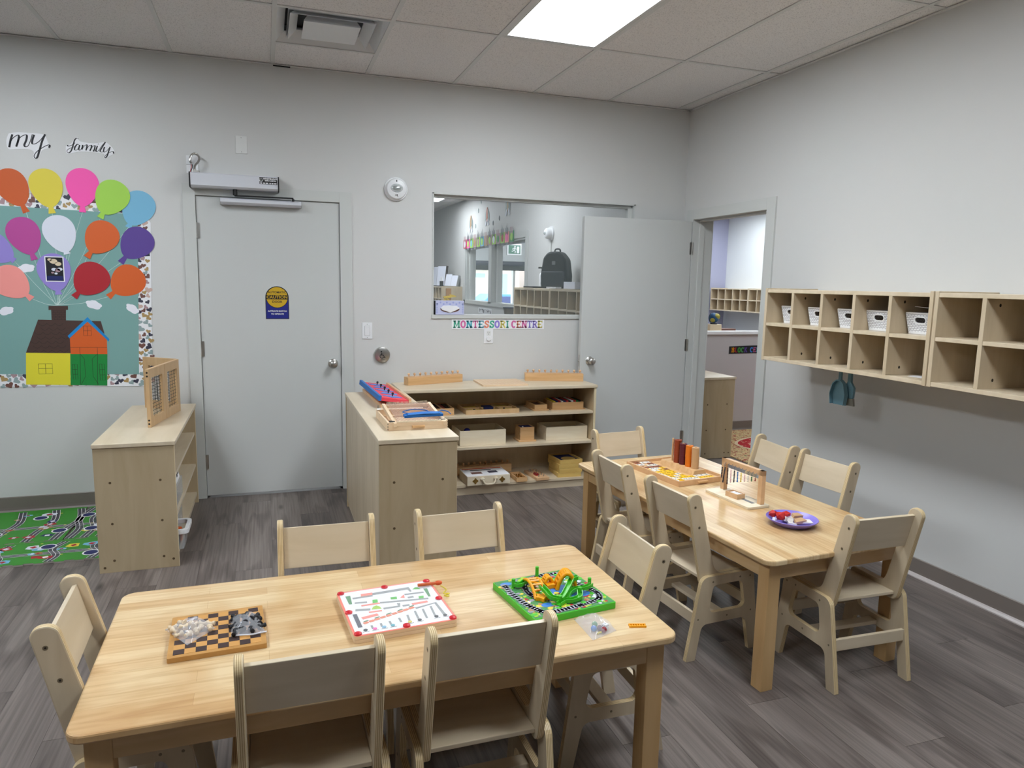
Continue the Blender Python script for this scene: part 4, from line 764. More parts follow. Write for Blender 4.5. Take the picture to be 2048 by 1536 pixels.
q = MB(); q.box(-lw-.008, -lw+.008, -ld, ld, 0, .02); q.box(lw-.008, lw+.008, -ld, ld, 0, .02); q.box(-lw, lw, ld-.03, ld-.012, 0, .018); q.box(-lw, lw, -ld+.012, -ld+.028, 0, .018); q.box(-lw, lw, -.03, -.018, .004, .014); q.xf(Rl); lf = q.build('loom_frame', 'pine_tray', t, bevel=.0015)
q = MB(); q2 = MB()
for i in range(32):
    x = -lw+.016+(2*lw-.032)*i/31; q.box(x-.0012, x+.0012, ld-.024, ld-.018, .018, .032); q.box(x-.0016, x+.0016, -ld+.012, -ld+.03, .018, .023); q2.tube([(x, ld-.02, .026), (x, -ld+.02, .022)], .0009, 4)
q.xf(Rl); q.build('comb_teeth', 'pale_wood', lf); q2.xf(Rl); stuff(q2.build('warp_threads', 'h5', lf))
q = MB(); q.obox((0, 0, 0), (.2, .036, .012)); 
for i in range(7): q.tube([(-.085, -.016+.005*i, .008+.002*math.sin(i)), (0, -.015+.005*i, .011), (.085, -.016+.005*i, .008)], .0035, 6)
q.xf(Rl @ Matrix.Translation((.03, -.11, .035)) @ Matrix.Rotation(math.radians(3), 4, 'Z')); o = q.build('yarn_shuttle', 'loom_blue', t, smooth=60)
q = MB(); q.tube(spline([(-.075, 0, .01), (-.1, .03, .012), (-.04, .06, .014), (.02, .035, .014), (.03, .01, .012)], 6), .0025, 6); q.tube(spline([(.08, 0, .01), (.1, .03, .012), (.13, .01, .01), (.135, -.03, .008)], 6), .0025, 6); q.xf(Rl @ Matrix.Translation((.03, -.11, .035))); q.build('yarn_strand', 'loom_blue', t, smooth=60)
q = MB().box(-.14, -.11, -.11, -.06, .008, .03); q.cyl((-.125, -.02, .01), (-.125, .06, .02), .012); q.build('wooden_fittings', 'beech', t); MB().box(-.138, -.115, -.182, -.15, .03, .045).build('clamp', 'dark', t); MB().box(.112, .142, -.178, -.15, .03, .045).build('clamp', 'dark', t); q = MB().cyl((-lw-.008, .15, .05), (-lw-.028, .15, .05), .007, n=8); q.cyl((-lw-.02, .15, .05), (-lw-.02, .15, .072), .005, n=8); q.build('wing_nut', 'steel', t)
# ---- trays and boxes inside the back unit.  shelf tops .578 / .352 / .076
def tray(name, label, cat, loc, L, D, h, th=.009, wood_='beech_x', rotz=0, floor_=True, foot=0):
    t = thing(name, label, cat, loc, rotz); q = MB(); z = foot
    q.box(-L/2, L/2, -D/2, -D/2+th, z, z+h); q.box(-L/2, L/2, D/2-th, D/2, z, z+h); q.box(-L/2, -L/2+th, -D/2+th, D/2-th, z, z+h); q.box(L/2-th, L/2, -D/2+th, D/2-th, z, z+h); q.box(-L/2+th, L/2-th, -D/2+th, D/2-th, z+.001, z+.006); q.build('box_sides', wood_, t, bevel=.001)
    if foot: MB().box(-L/2-.012, L/2+.012, -D/2-.012, D/2+.012, 0, foot).build('lid_base', wood_, t, bevel=.001)
    return t
t = tray('colour_box', 'wooden box of dark and red tablets on the upper shelf behind the loom', 'box', (-2.1, -.235, .5785), .17, .25, .05)
for i, m in enumerate(('p_red', 'chess_dark', 'bead_red', 'black')): MB().box(-.068+.036*i, -.04+.036*i, -.1, .1, .02, .046).build('tablet', m, t)
MB().box(-.006, .006, -.115, .115, .01, .05).build('separator', 'beech', t)
t = tray('yellow_tray', 'long wooden tray with yellow compartments on the upper shelf', 'tray', (-1.728, -.23, .5785), .40, .27, .032, .012, 'oak_frame')
for i in range(3):
    for j in range(2): MB().box(-.18+.122*i, -.064+.122*i, -.118+.12*j, -.006+.12*j, .008, .014).build('yellow_plate', 'p_yellow', t)
MB().box(-.035, .035, -.03, .06, .014, .03).build('dark_inset', 'navy', t); q = MB().cyl((-.12, -.06, .014), (-.12, -.06, .026), .008, n=10); q.cyl((.11, -.05, .014), (.11, -.05, .026), .008, n=10); stuff(q.build('knobs', 'ink', t))
MB().box(-.19, .19, -.004, .004, .007, .028).build('divider', 'oak_frame', t); 
for x in (-.061, .061): MB().box(x-.004, x+.004, -.123, .123, .007, .028).build('divider', 'oak_frame', t)
t = tray('small_box', 'small open wooden box standing beside the bead box on the upper shelf', 'box', (-1.34, -.215, .5785), .098, .2, .036, .008, 'beech_x', 0, True, .008); MB().box(-.036, .036, -.085, .085, .016, .03).build('filling', 'h0', t)
t = tray('bead_box', 'wooden box of coloured tablets at the right end of the upper shelf', 'box', (-1.12, -.22, .5785), .25, .2, .05, .01, 'beech_x', math.radians(-2), True, .006)
for i in range(11):
    m = ('p_yellow', 'navy', 'p_red', 'white_paper', 'navy', 'p_red', 'black', 'white_paper', 'p_red', 'p_green', 'black')[i]; MB().box(-.112+.0205*i, -.096+.0205*i, -.085, .085, .03, .062+.002*(i % 3)).build('tablet', m, t)
t = tray('open_tray', 'long pale wooden box with a blue ball on the middle shelf', 'box', (-1.80, -.245, .3525), .345, .24, .108, .01, 'pale_wood')
o = MB(); o.ball((0, 0, .026), .026, 12); o = o.build('ball', 'royal', None, (-1.88, -.22, .4), smooth=60); tag(o, 'blue ball inside the long pale box on the middle shelf', 'ball')
MB().box(-.04, .04, -.05, .05, .006, .05).build('inner_block', 'pale_wood', t)
t = tray('cube_box', 'small square wooden cube box with dark blue contents on the middle shelf', 'box', (-1.45, -.275, .3525), .112, .112, .095, .009, 'beech_x', 0, True, .012); MB().box(-.045, .045, -.045, .045, .02, .104).build('dark_cubes', 'navy', t); MB().box(-.03, -.022, -.03, -.02, .104, .109).build('white_edge', 'white_paper', t)
q = MB()
for i in range(9): q.box(-.0564, -.054, -.0565, -.05, .018+.0095*i, .0225+.0095*i)
stuff(q.build('box_joint', 'hole', t))
tray('open_tray', 'empty long pale wooden box at the right of the middle shelf', 'box', (-1.135, -.24, .3525), .335, .2, .1, .01, 'pale_wood')
# case with handle on the bottom shelf
t = thing('wooden_case', 'wooden carrying case with white printed lid on the bottom shelf', 'case', (-1.775, -.33, .0765))
MB().box(-.16, .16, -.11, .11, 0, .068).build('case_body', 'pale_wood', t, bevel=.002); l_ = MB().box(-.158, .158, -.108, .108, .068, .0695).build('printed_lid', 'white_paper', t)
q = MB().box(-.11, -.03, -.055, -.005, .0694, .07, 0); q.box(.02, .09, -.045, .01, .0694, .07, 1); q.box(-.1, .06, .035, .052, .0694, .07, 2); q.box(-.15, .15, .075, .1, .0694, .07, 3); q.build('lid_print', ['h0', 'h3', 'ink', 'p_orange2'], l_)
text('lettering', 'SET', .018, 'ink', l_, Matrix.Translation((-.12, .062, .0696)), .0002)
for x in (-.1, .1):
    q = MB().prism([(x+.018*math.cos(a)*(1+.25*math.cos(4*a)), .034+.018*math.sin(a)*(1+.25*math.cos(4*a))) for a in [2*PI*i/20 for i in range(20)]], -.113, -.1105, 'y'); q.box(x-.004, x+.004, -.116, -.112, .03, .045); q.build('clasp', 'brass', t)
q = MB().tube(spline([(-.045, -.116, .045), (-.044, -.126, .03), (-.03, -.131, .014), (0, -.132, .011), (.03, -.131, .014), (.044, -.126, .03), (.045, -.116, .045)], 5), .007, 8); q.ball((-.05, -.116, .047), .011, 8, (1.6, 1, 1)); q.ball((.05, -.116, .047), .011, 8, (1.6, 1, 1)); q.build('carrying_handle', 'pale_wood', t, smooth=60)
dup(c1, (-1.72, -.1, .0765), math.radians(4), 'knobbed wooden cylinder block behind the carrying case on the bottom shelf')
t = tray('small_tray', 'small wooden box of metal pieces right of the carrying case', 'box', (-1.518, -.345, .0765), .082, .17, .032, .008); q = MB()
for i in range(9): q.cyl((-.02+.02*(i % 3), -.05+.045*(i//3), .008), (-.02+.02*(i % 3), -.05+.045*(i//3), .026), .007, n=8)
stuff(q.build('metal_pieces', 'brass', t))
t = thing('bolt_board', 'wooden board of metal bolts on the bottom shelf', 'board', (-1.36, -.31, .0765), math.radians(3)); MB().box(-.052, .052, -.12, .12, 0, .02).build('board_base', 'beech', t, bevel=.001)
q = MB()
for i in range(10): q.cyl((-.02+.04*(i % 2), -.085+.042*(i//2), .02), (-.02+.04*(i % 2), -.085+.042*(i//2), .034), .0055+.0008*(i//2), n=8)
stuff(q.build('bolts', 'steel', t)); MB().box(-.032, -.005, -.06, -.01, .02, .032).build('red_piece', 'bead_red', t)
for i in range(4):
    t = tray('stacked_tray', ('yellow wooden tray at the bottom of the stack beside the table', 'second yellow wooden tray of the stack, counted from below', 'third yellow wooden tray of the stack, counted from below', 'topmost yellow wooden tray with dark blue shapes in it')[i], 'tray', (-1.12+.006*(i % 2), -.285+.004*i, .0765+.0325*i), .185, .22, .031, .012, 'yellow_wood', math.radians(-3+2*i))
    t['group'] = 'stack of yellow trays'
    if i == 3: MB().box(-.078, .078, -.095, .095, .006, .02).build('blue_inset', 'navy', t); MB().prism(circ(.01, -.03, .055, 20), .02, .022, 'z').build('round_inset', 'yellow_wood', t)
o = MB().prism(rrect(-.02, .02, -.03, .03, .008), 0, .03, 'z').build('small_block', 'h0', None, (-2.03, -.40, .0765), bevel=.003); tag(o, 'small dark wooden block at the left end of the bottom shelf', 'block')
# ================================================================ PLAY MAT
def mat_tile(x0, x1, y0, y1, lab, seed, loc):
    t = thing('play_mat', lab, 'play mat', (x0, y0, .0005+loc), 0, 'road-print play mats'); L, Dp = x1-x0, y1-y0
    P = []; n = max(3, int(L/.08)); s = L/n
    def edge(a, b, nx, ny):
        k = max(4, int((Vector(b)-Vector(a)).length/.045)); out = []
        for i in range(k):
            u0, u1 = i/k, (i+1)/k; o_ = .012 if i % 2 else 0
            for u in (u0, u1): out.append((a[0]+(b[0]-a[0])*u+nx*o_, a[1]+(b[1]-a[1])*u+ny*o_))
        return out
    P = edge((0, 0), (L, 0), 0, 1)+[(L, 0), (L, Dp)]+[(0, Dp)]
    MB().prism(P, 0, .009, 'z').build('foam', 'mat_edge', t); MB().prism([(a, b) for a, b in P], .009, .0095, 'z').build('green_print', 'mat_green', t)
    rs = random.Random(seed); q = MB(); z = .0097
    def road(pts, w=.05):
        q.ribbon(pts, w, z-.0003, z, 'z', 0)
        q.ribbon(pts, .003, z, z+.0002, 'z', 1)
        for sgn in (-1, 1): q.ribbon([(a+sgn*w*.46*(.0 if abs(pts[0][0]-pts[-1][0]) > abs(pts[0][1]-pts[-1][1]) else 1), b+sgn*w*.46*(1 if abs(pts[0][0]-pts[-1][0]) > abs(pts[0][1]-pts[-1][1]) else 0)) for a, b in pts], .002, z, z+.0002, 'z', 1)
    road([(.01, Dp*.42), (L-.01, Dp*.42)], .04)
    for u in (.12, .42, .72, .95):
        if L*u < L-.03: road(spline([(L*u-.02, .015), (L*u, Dp*.3), (L*u+.04*(1 if seed % 2 else -1), Dp*.6), (L*u, Dp-.03)], 4), .045)
    for i in range(16):
        x, y, r = rs.uniform(.05, L-.06), rs.uniform(.05, Dp-.06), rs.uniform(.015, .035); c = rs.choice((2, 3, 4, 5, 6, 7)); a = rs.uniform(0, 6)
        q.prism([(x+r*1.4*math.cos(a+u), y+r*math.sin(a+u)) for u in (0, 1.2, 2.6, 3.3, 4.4)], z, z+.0003, 'z', mi=c); q.prism([(x+r*.6*math.cos(a+u), y+r*.6*math.sin(a+u)) for u in (.4, 2, 3.6, 5)], z+.0003, z+.0005, 'z', mi=rs.choice((1, 2, 6)))
    for i in range(4):
        x, y = L*(.1+.27*i), Dp*(.28 if i % 2 else .72); q.prism(circ(x, y, .042, 20), z+.0002, z+.0004, 'z', mi=1); q.prism(circ(x, y, .034, 20), z+.0004, z+.0006, 'z', mi=7)
    for i in range(40):
        x, y = rs.uniform(.03, L-.03), rs.uniform(.03, Dp-.03); q.prism(circ(x, y, .008, 6, .005), z, z+.0002, 'z', mi=rs.choice((3, 8, 8, 8)))
    stuff(q.build('road_print', ['road', 'white_paper', 'p_red', 'p_yellow', 'p_sky', 'cardboard', 'p_white', 'navy', 'print_green'], t))
mat_tile(-5.0, -4.39, -.668, -.035, 'green road-print foam mat against the baseboard at the left', 1, .0)
mat_tile(-4.375, -4.115, -.668, -.035, 'narrow green road-print foam mat in the gap beside the left shelf', 2, .0)
mat_tile(-5.0, -4.115, -1.02, -.672, 'green road-print foam mat nearest the viewer, left of the shelf', 4, .0)
# ================================================================ TABLES
def table(label, loc, rotz, L, Wd, lab):
    t = thing('table', label, 'table', loc, rotz); Hh = .53
    q = MB().prism(rrect(-L/2, L/2, -Wd/2, Wd/2, .04, 6), Hh-.022, Hh, 'z'); q.build('tabletop', 'butcher_block', t, bevel=.005)
    li = .032; lw = .056
    for sx in (-1, 1):
        for sy in (-1, 1):
            cx, cy = sx*(L/2-li-lw/2), sy*(Wd/2-li-lw/2); MB().box(cx-lw/2, cx+lw/2, cy-lw/2, cy+lw/2, 0, Hh-.022).build('leg', 'table_leg', t, bevel=.002)
    a = L/2-li-lw; b = Wd/2-li
    for sy in (-1, 1): MB().box(-a, a, sy*(b-.012)-.01, sy*(b-.012)+.01, Hh-.087, Hh-.022).build('apron', 'table_apron', t, bevel=.001)
    for sx in (-1, 1): MB().box(sx*(L/2-li-.012)-.01, sx*(L/2-li-.012)+.01, -b+lw, b-lw, Hh-.087, Hh-.022).build('apron', 'table_apron_y', t, bevel=.001)
    return t
T1 = table('near birch butcher-block table with the chessboard and games on it', (-2.931, -3.182, 0), math.radians(.6), 1.525, .758, '')
T2 = table('farther butcher-block table by the right wall with bead frame and purple plate', (-1.222, -2.388, 0), math.radians(93.2), 1.525, .76, '')
# ================================================================ CHAIRS
def make_chair():
    t = thing('child_chair', 'x', 'chair', (0, 0, 0), 0, 'birch plywood chairs around the two tables')
    W2, T = .183, .0195
    side = rpoly([(0, 0), (.045, 0), (.070, .149), (.291, .149), (.321, 0), (.366, 0), (.322, .352), (.062, .350)], [.002, .002, .03, .03, .002, .002, .034, .036])
    hole = rpoly([(.100, .194), (.288, .194), (.264, .312), (.118, .312)], .024)
    for s in (-1, 1):
        a, b = (W2-T, W2) if s > 0 else (-W2, -W2+T); f = MB().prism([side, hole], a, b, 'x', 0, 1).build('side_frame', ['ply', 'ply_edge_x'], t, bevel=.0025)
        q = MB(); x = W2-.0002 if s > 0 else -W2-.0005
        for u, z in ((.115, .326), (.252, .33), (.304, .328), (.195, .172), (.05, .175), (.318, .175)): q.prism(circ(u, z, .0042, 8), x, x+.0007, 'x')
        stuff(q.build('screw', 'bolt', f))
        # back post continued forward as a rail along the seat (one L-shaped piece)
        po = rpoly([(.064, .332), (.0885, .304), (.31, .318), (.312, .356), (.136, .354), (.049, .672), (.020, .6955), (-.010, .676)], [.03, .03, .015, .015, .045, .030, .0, .030], 7)
        po = rpoly([(.072, .300), (.31, .316), (.312, .356), (.138, .354), (.046, .697), (-.016, .692)], [.034, .015, .015, .05, .031, .031], 8)
        a, b = (W2-2*T-.001, W2-T-.0005) if s > 0 else (-W2+T+.0005, -W2+2*T+.001); p = MB().prism(po, a, b, 'x', 0, 1).build('back_post', ['ply', 'ply_edge_x'], t, bevel=.004)
        q = MB(); x = b-.0003 if s > 0 else a-.0004
        for u, z in ((.021, .642), (.046, .556)): q.prism([circ(u, z, .0062, 10), circ(u, z, .0028, 10)], x, x+.0007, 'x', mi=0); q.prism(circ(u, z, .0028, 8), x, x+.0008, 'x', mi=1)
        stuff(q.build('screw', ['bolt', 'hole'], p))
    ih = W2-2*T-.0015
    q = MB().box(-ih, ih, -.0062, .0062, -.0685, .0685); q.xf(Matrix.Translation((0, .0425, .6035)) @ Matrix.Rotation(math.radians(14.0), 4, 'X')); q.build('backrest', ['ply_h'], t, bevel=.0015)
    q = MB().box(-ih, ih, .082, .318, .326, .339); q.build('seat', ['ply_h'], t, bevel=.002)
    io = W2-T-.0005
    MB().box(-io, io, .036, .050, .152, .199).build('stretcher', 'ply_h', t, bevel=.002)
    MB().box(-io, io, .168, .212, .158, .174).build('stretcher', 'ply_h', t, bevel=.002)
    MB().box(-io, io, .297, .311, .196, .24).build('stretcher', 'ply_h', t, bevel=.002)
    return t
CH = [(-3.177, -3.651, 90.4, 'chair seen from behind at the near side of the games table, left one'), (-2.748, -3.646, 90.35, 'chair seen from behind at the games table, right below the green board'),
 (-3.790, -3.2, 2.0, 'chair at the left end of the games table'), (-3.074, -2.712, -91.4, 'chair at the far side of the games table, left one'), (-2.602, -2.708, -88.4, 'chair at the far side of the games table, right one'),
 (-2.055, -3.138, 179.5, 'chair at the right end of the games table'), (-1.348, -1.535, -85.0, 'chair at the far end of the bead table, near the open door'),
 (-1.722, -2.184, .55, 'farther chair on the left side of the bead table'), (-1.695, -2.683, 4.2, 'nearer chair on the left side of the bead table'),
 (-.613, -2.059, 174.8, 'farther chair on the wall side of the bead table'), (-.604, -2.427, 184.8, 'nearer chair on the wall side of the bead table'), (-1.088, -3.238, 88.6, 'chair at the near end of the bead table, facing the purple plate')]
ch0 = make_chair()
for i, (x, y, a, lab) in enumerate(CH):
    lab = 'birch plywood '+lab
    if i == 0: ch0.location = (x, y, 0); ch0.rotation_euler = (0, 0, math.radians(a-90)); ch0['label'] = lab
    else: dup(ch0, (x, y, 0), math.radians(a-90), lab)
# ================================================================ ON THE GAMES TABLE
TZ = .5302
t = thing('chessboard', 'wooden chessboard on the games table, under two bags of pieces', 'chessboard', (-3.402, -3.177, TZ), math.radians(3)); w = .1215
MB().prism(rrect(-w, w, -w, w, .004, 2), 0, .014, 'z').build('board_frame', 'chess_frame', t, bevel=.001)
sq = 2*.108/8; me_d = MB().box(.0002, sq-.0002, .0002, sq-.0002, .0138, .0148).mesh('square', 'chess_dark'); me_l = MB().box(.0002, sq-.0002, .0002, sq-.0002, .0138, .0146).mesh('square', 'chess_light')
for i in range(8):
    for j in range(8):
        o = bpy.data.objects.new('square', me_d if (i+j) % 2 == 0 else me_l); C.objects.link(o); o.parent = t; o.location = (-.108+sq*i, -.108+sq*j, 0)
def bag(name, label, cat, corners, z, h, m='poly_bag', n=12, seed=0):
    """pillow of film over four ground corners"""
    rs = random.Random(seed); q = MB(); cx = sum(p[0] for p in corners)/4; cy = sum(p[1] for p in corners)/4; ph = [rs.uniform(0, 6) for _ in range(6)]
    for side in (1, 0):
        k = len(q.v)
        for i in range(n+1):
            for j in range(n+1):
                u, v = i/n, j/n; A, B, D_, E_ = corners
                x = (1-u)*(1-v)*A[0]+u*(1-v)*B[0]+u*v*D_[0]+(1-u)*v*E_[0]-cx; y = (1-u)*(1-v)*A[1]+u*(1-v)*B[1]+u*v*D_[1]+(1-u)*v*E_[1]-cy
                s = (16*u*(1-u)*v*(1-v))**.45; zz = (.001+s*h*(.8+.16*math.sin(9*u+ph[0])*math.sin(8*v+ph[1])+.1*math.sin(19*u+ph[2]+11*v)+.06*math.sin(31*v+ph[3]))) if side else .0006
                q.v.append((x, y, zz))
        for i in range(n):
            for j in range(n):
                a = k+i*(n+1)+j; q.f.append((a, a+1, a+n+2, a+n+1) if not side else (a, a+n+1, a+n+2, a+1)); q.m.append(0)
    me_o = q.build(name, m, None, (cx, cy, z), smooth=80); tag(me_o, label, cat); return me_o, cx, cy
bg, cx, cy = bag('zip_bag', 'clear zip bag of white game pieces on the left of the chessboard', 'bag', [(-3.474, -3.247), (-3.408, -3.168), (-3.462, -3.098), (-3.535, -3.146)], TZ+.0152, .034, seed=3)
q = MB().tube([(-3.537-cx, -3.148-cy, .004), (-3.463-cx, -3.097-cy, .006)], .0022, 6); q.build('zip_strip', 'p_white', bg)
prof = [(.0005, 0), (.0085, 0), (.0085, .004), (.005, .007), (.0038, .014), (.006, .0165), (.0058, .022), (.0005, .024)]
def pieces(m, spots, lab, grp, z0, sd):
    rs = random.Random(sd); p0 = None
    for x, y, zz in spots:
        if p0 is None: p0 = MB().lathe(prof, (0, 0, 0), 12).build('game_piece', m, None, (0, 0, 0), smooth=60); tag(p0, lab, 'game piece', grp); o = p0
        else: o = p0.copy(); C.objects.link(o)
        a = rs.uniform(0, 6.28); o.location = (x, y, z0+zz); o.rotation_euler = (PI/2+rs.uniform(-.1, .1), 0, a)
sp = []
for i in range(5):
    for j in range(4): sp.append((-3.474+.021*(i-1.9)+.012*(j-1.5), -3.168+.016*(j-1.5)-.006*(i-2), .0095+(.0105 if (i+j) % 3 == 0 and 0 < i < 4 and 0 < j < 3 else 0)))
pieces('box_cream', [(x, y, z) for x, y, z in sp if abs(x+3.472)+abs(y+3.165) < .056], 'white spool-shaped game piece inside the clear zip bag', 'white pieces in the zip bag', TZ+.0152, 1)
bb, cx, cy = bag('zip_bag', 'clear zip bag of black game pieces on the right of the chessboard', 'bag', [(-3.366, -3.232), (-3.277, -3.235), (-3.301, -3.110), (-3.371, -3.122)], TZ+.0152, .03, seed=5)
MB().tube([(-3.366-cx, -3.233-cy, .004), (-3.31-cx, -3.243-cy, .005), (-3.275-cx, -3.234-cy, .004)], .002, 6).build('zip_strip', 'p_white', bb)
sp = [(-3.354+.019*i+.004*(j % 2), -3.216+.0195*j, .0095+(.01 if (i+j) % 2 == 0 and 0 < i < 3 and 0 < j < 3 else 0)) for i in range(4) for j in range(5)]
pieces('ink', [(x, y, z) for x, y, z in sp if y < -3.13 or x > -3.345], 'black spool-shaped game piece inside the clear zip bag', 'black pieces in the zip bag', TZ+.0152, 2)
# magnetic maze board
t = thing('maze_board', 'white printed marble maze board with red pegs in the middle of the games table', 'maze board', (-2.9135, -3.182, TZ), math.radians(4.2)); w, d = .148, .148
MB().prism(rrect(-w, w, -d, d, .012), 0, .0105, 'z').build('lower_board', 'pine_tray', t, bevel=.001); MB().prism(rrect(-w, w, -d, d, .012), .0112, .021, 'z').build('upper_board', 'pine_tray', t, bevel=.001)
MB().prism([rrect(-w, w, -d, d, .012), rrect(-w+.0065, w-.0065, -d+.0065, d-.0065, .006)], .021, .0216, 'z').build('red_border', 'pink_print', t)
f = MB().prism(rrect(-w+.007, w-.007, -d+.007, d-.007, .006), .021, .0215, 'z').build('printed_face', 'white_paper', t)
MP = [('print_grey', [(-0.046, 0.11), (0.072, 0.114), (0.073, 0.081), (0.067, 0.078), (0.064, 0.098), (-0.047, 0.095)]), ('print_green', [(-0.126, 0.114), (-0.111, 0.114), (-0.116, 0.055), (-0.125, 0.056)]), ('print_green', [(0.112, 0.086), (0.124, 0.085), (0.118, 0.025), (0.111, 0.025)]), ('pink_print', [(-0.079, 0.115), (-0.043, 0.114), (-0.049, 0.088), (-0.082, 0.095)]), ('toy_green', [(-0.054, 0.062), (-0.039, 0.061), (-0.042, 0.04), (-0.058, 0.04)]), ('toy_green', [(0.001, 0.061), (0.02, 0.059), (0.017, 0.042), (-0.001, 0.047)]), ('pink_print', [(0.028, 0.048), (0.044, 0.066), (0.041, 0.041)]), ('toy_green', [(0.083, 0.038), (0.099, 0.037), (0.093, 0.014), (0.078, 0.014)]), ('lime2', [(-0.07, -0.001), (-0.062, 0.015), (-0.051, 0.021), (-0.043, 0.01), (-0.041, -0.005)]), ('toy_green', [(0.079, 0.093), (0.09, 0.105), (0.098, 0.102), (0.103, 0.086)])]
MS = [('print_grey', [(-0.108, 0.092), (-0.047, 0.092)], 0.01), ('print_grey', [(-0.108, 0.059), (-0.072, 0.053)], 0.009), ('pink_print', [(-0.093, 0.034), (-0.038, 0.033)], 0.009), ('print_grey', [(0.046, 0.065), (0.106, 0.061)], 0.009), ('print_grey', [(0.05, 0.04), (0.068, 0.041)], 0.01), ('print_grey', [(-0.037, 0.035), (0.107, 0.013)], 0.009), ('print_grey', [(-0.036, -0.007), (0.011, -0.008), (0.014, 0.013)], 0.01), ('print_grey', [(0.021, -0.009), (0.042, -0.01)], 0.01), ('pink_print', [(-0.081, -0.016), (-0.043, -0.018)], 0.008), ('pink_print', [(0.05, -0.008), (0.099, -0.006)], 0.012), ('pink_print', [(-0.107, -0.047), (-0.059, -0.038)], 0.014), ('print_grey', [(-0.115, 0.011), (-0.073, 0.002)], 0.012), ('h3', [(-0.122, -0.014), (-0.122, -0.099)], 0.012), ('print_grey', [(0.053, -0.038), (0.118, -0.023), (0.121, -0.111)], 0.009), ('print_grey', [(-0.091, -0.098), (-0.091, -0.119)], 0.006), ('print_grey', [(-0.064, -0.095), (-0.065, -0.116)], 0.006), ('print_grey', [(-0.038, -0.091), (-0.038, -0.113)], 0.006), ('print_grey', [(-0.008, -0.081), (-0.008, -0.107)], 0.006), ('print_grey', [(0.019, -0.072), (0.016, -0.108)], 0.006), ('print_grey', [(0.046, -0.055), (0.043, -0.104)], 0.006), ('print_grey', [(0.071, -0.05), (0.067, -0.109)], 0.006), ('print_grey', [(0.098, -0.041), (0.092, -0.114)], 0.006), ('print_orange', [(-0.109, -0.08), (-0.095, -0.075)], 0.011), ('print_green', [(-0.107, -0.069), (-0.093, -0.065)], 0.004), ('print_orange', [(-0.092, -0.074), (-0.077, -0.07)], 0.011), ('print_orange', [(-0.075, -0.069), (-0.06, -0.064)], 0.011), ('print_green', [(-0.073, -0.058), (-0.058, -0.054)], 0.004), ('print_orange', [(-0.057, -0.063), (-0.042, -0.058)], 0.011), ('print_orange', [(-0.039, -0.058), (-0.024, -0.053)], 0.011), ('print_green', [(-0.037, -0.047), (-0.021, -0.042)], 0.004), ('print_orange', [(-0.021, -0.052), (-0.006, -0.047)], 0.011), ('print_orange', [(-0.003, -0.046), (0.013, -0.041)], 0.011), ('print_green', [(-0.0, -0.035), (0.015, -0.03)], 0.004), ('print_orange', [(0.015, -0.04), (0.031, -0.035)], 0.011), ('print_orange', [(0.034, -0.034), (0.05, -0.029)], 0.011), ('print_green', [(0.037, -0.023), (0.053, -0.018)], 0.004)]
MD = [('ink', -0.112, -0.12), ('p_pink', -0.086, -0.121), ('p_sky', -0.06, -0.12), ('lt2', -0.035, -0.119), ('p_yellow', 0.015, -0.116), ('ink', 0.044, -0.114), ('ink', 0.095, -0.11), ('ink', 0.121, -0.111)]
ms = sorted({m for m, *_ in MP}|{m for m, *_ in MS}|{m for m, *_ in MD}); q = MB(); z = .0216
def clampp(p): return (max(-.135, min(.135, p[0])), max(-.135, min(.135, p[1])))
for i, (m, P) in enumerate(MP): q.prism([clampp(p) for p in P], z, z+.0003+.00001*i, 'z', mi=ms.index(m))
for i, (m, P, wd) in enumerate(MS): q.ribbon([clampp(p) for p in P], wd, z, z+.0004+.00001*i, 'z', mi=ms.index(m))
for m, x, y in MD: x, y = clampp((x, y)); q.prism(circ(x, y, .006, 12), z, z+.0016, 'z', mi=ms.index(m)); q.box(x-.009, x+.009, y-.0095, y-.008, z, z+.0004, ms.index('ink'))
stuff(q.build('maze_print', ms, f))
MB().prism(rrect(-w+.006, w-.006, -d+.006, d-.006, .006), .0237, .0245, 'z').build('clear_cover', 'maze_cover', t)
for x, y in ((-w+.012, d-.012), (0, d-.012), (w-.012, d-.012), (-w+.012, 0), (w-.012, 0), (-w+.012, -d+.012), (0, -d+.012), (w-.012, -d+.012)):
    MB().lathe([(.0005, .021), (.0105, .021), (.0105, .0255), (.008, .0272), (.0005, .0275)], (x, y, 0), 16).build('red_peg', 'toy_red', t, smooth=50)
t2_ = thing('magnet_wand', 'orange magnet pen on a yellow cord at the right of the maze board', 'magnet pen', (-2.768, -3.072, TZ)); q = MB().cyl((-.055, -.004, .03), (.01, .0, .028), .005, n=10); q.build('pen_body', 'p_orange', t2_, smooth=50); q = MB(); q.ball((.012, 0, .028), .009, 10, (1.4, 1, .8)); q.build('pen_tip', 'p_dorange', t2_, smooth=60)
q = MB(); q.tube(spline([(.018, -.004, .02), (.035, -.012, .008), (.022, -.028, .004), (.04, -.034, .004), (.02, -.046, .004), (.034, -.056, .006), (.022, -.07, .012), (.012, -.085, .024)], 5), .0018, 6); q.build('cord', 'p_yellow', t2_)
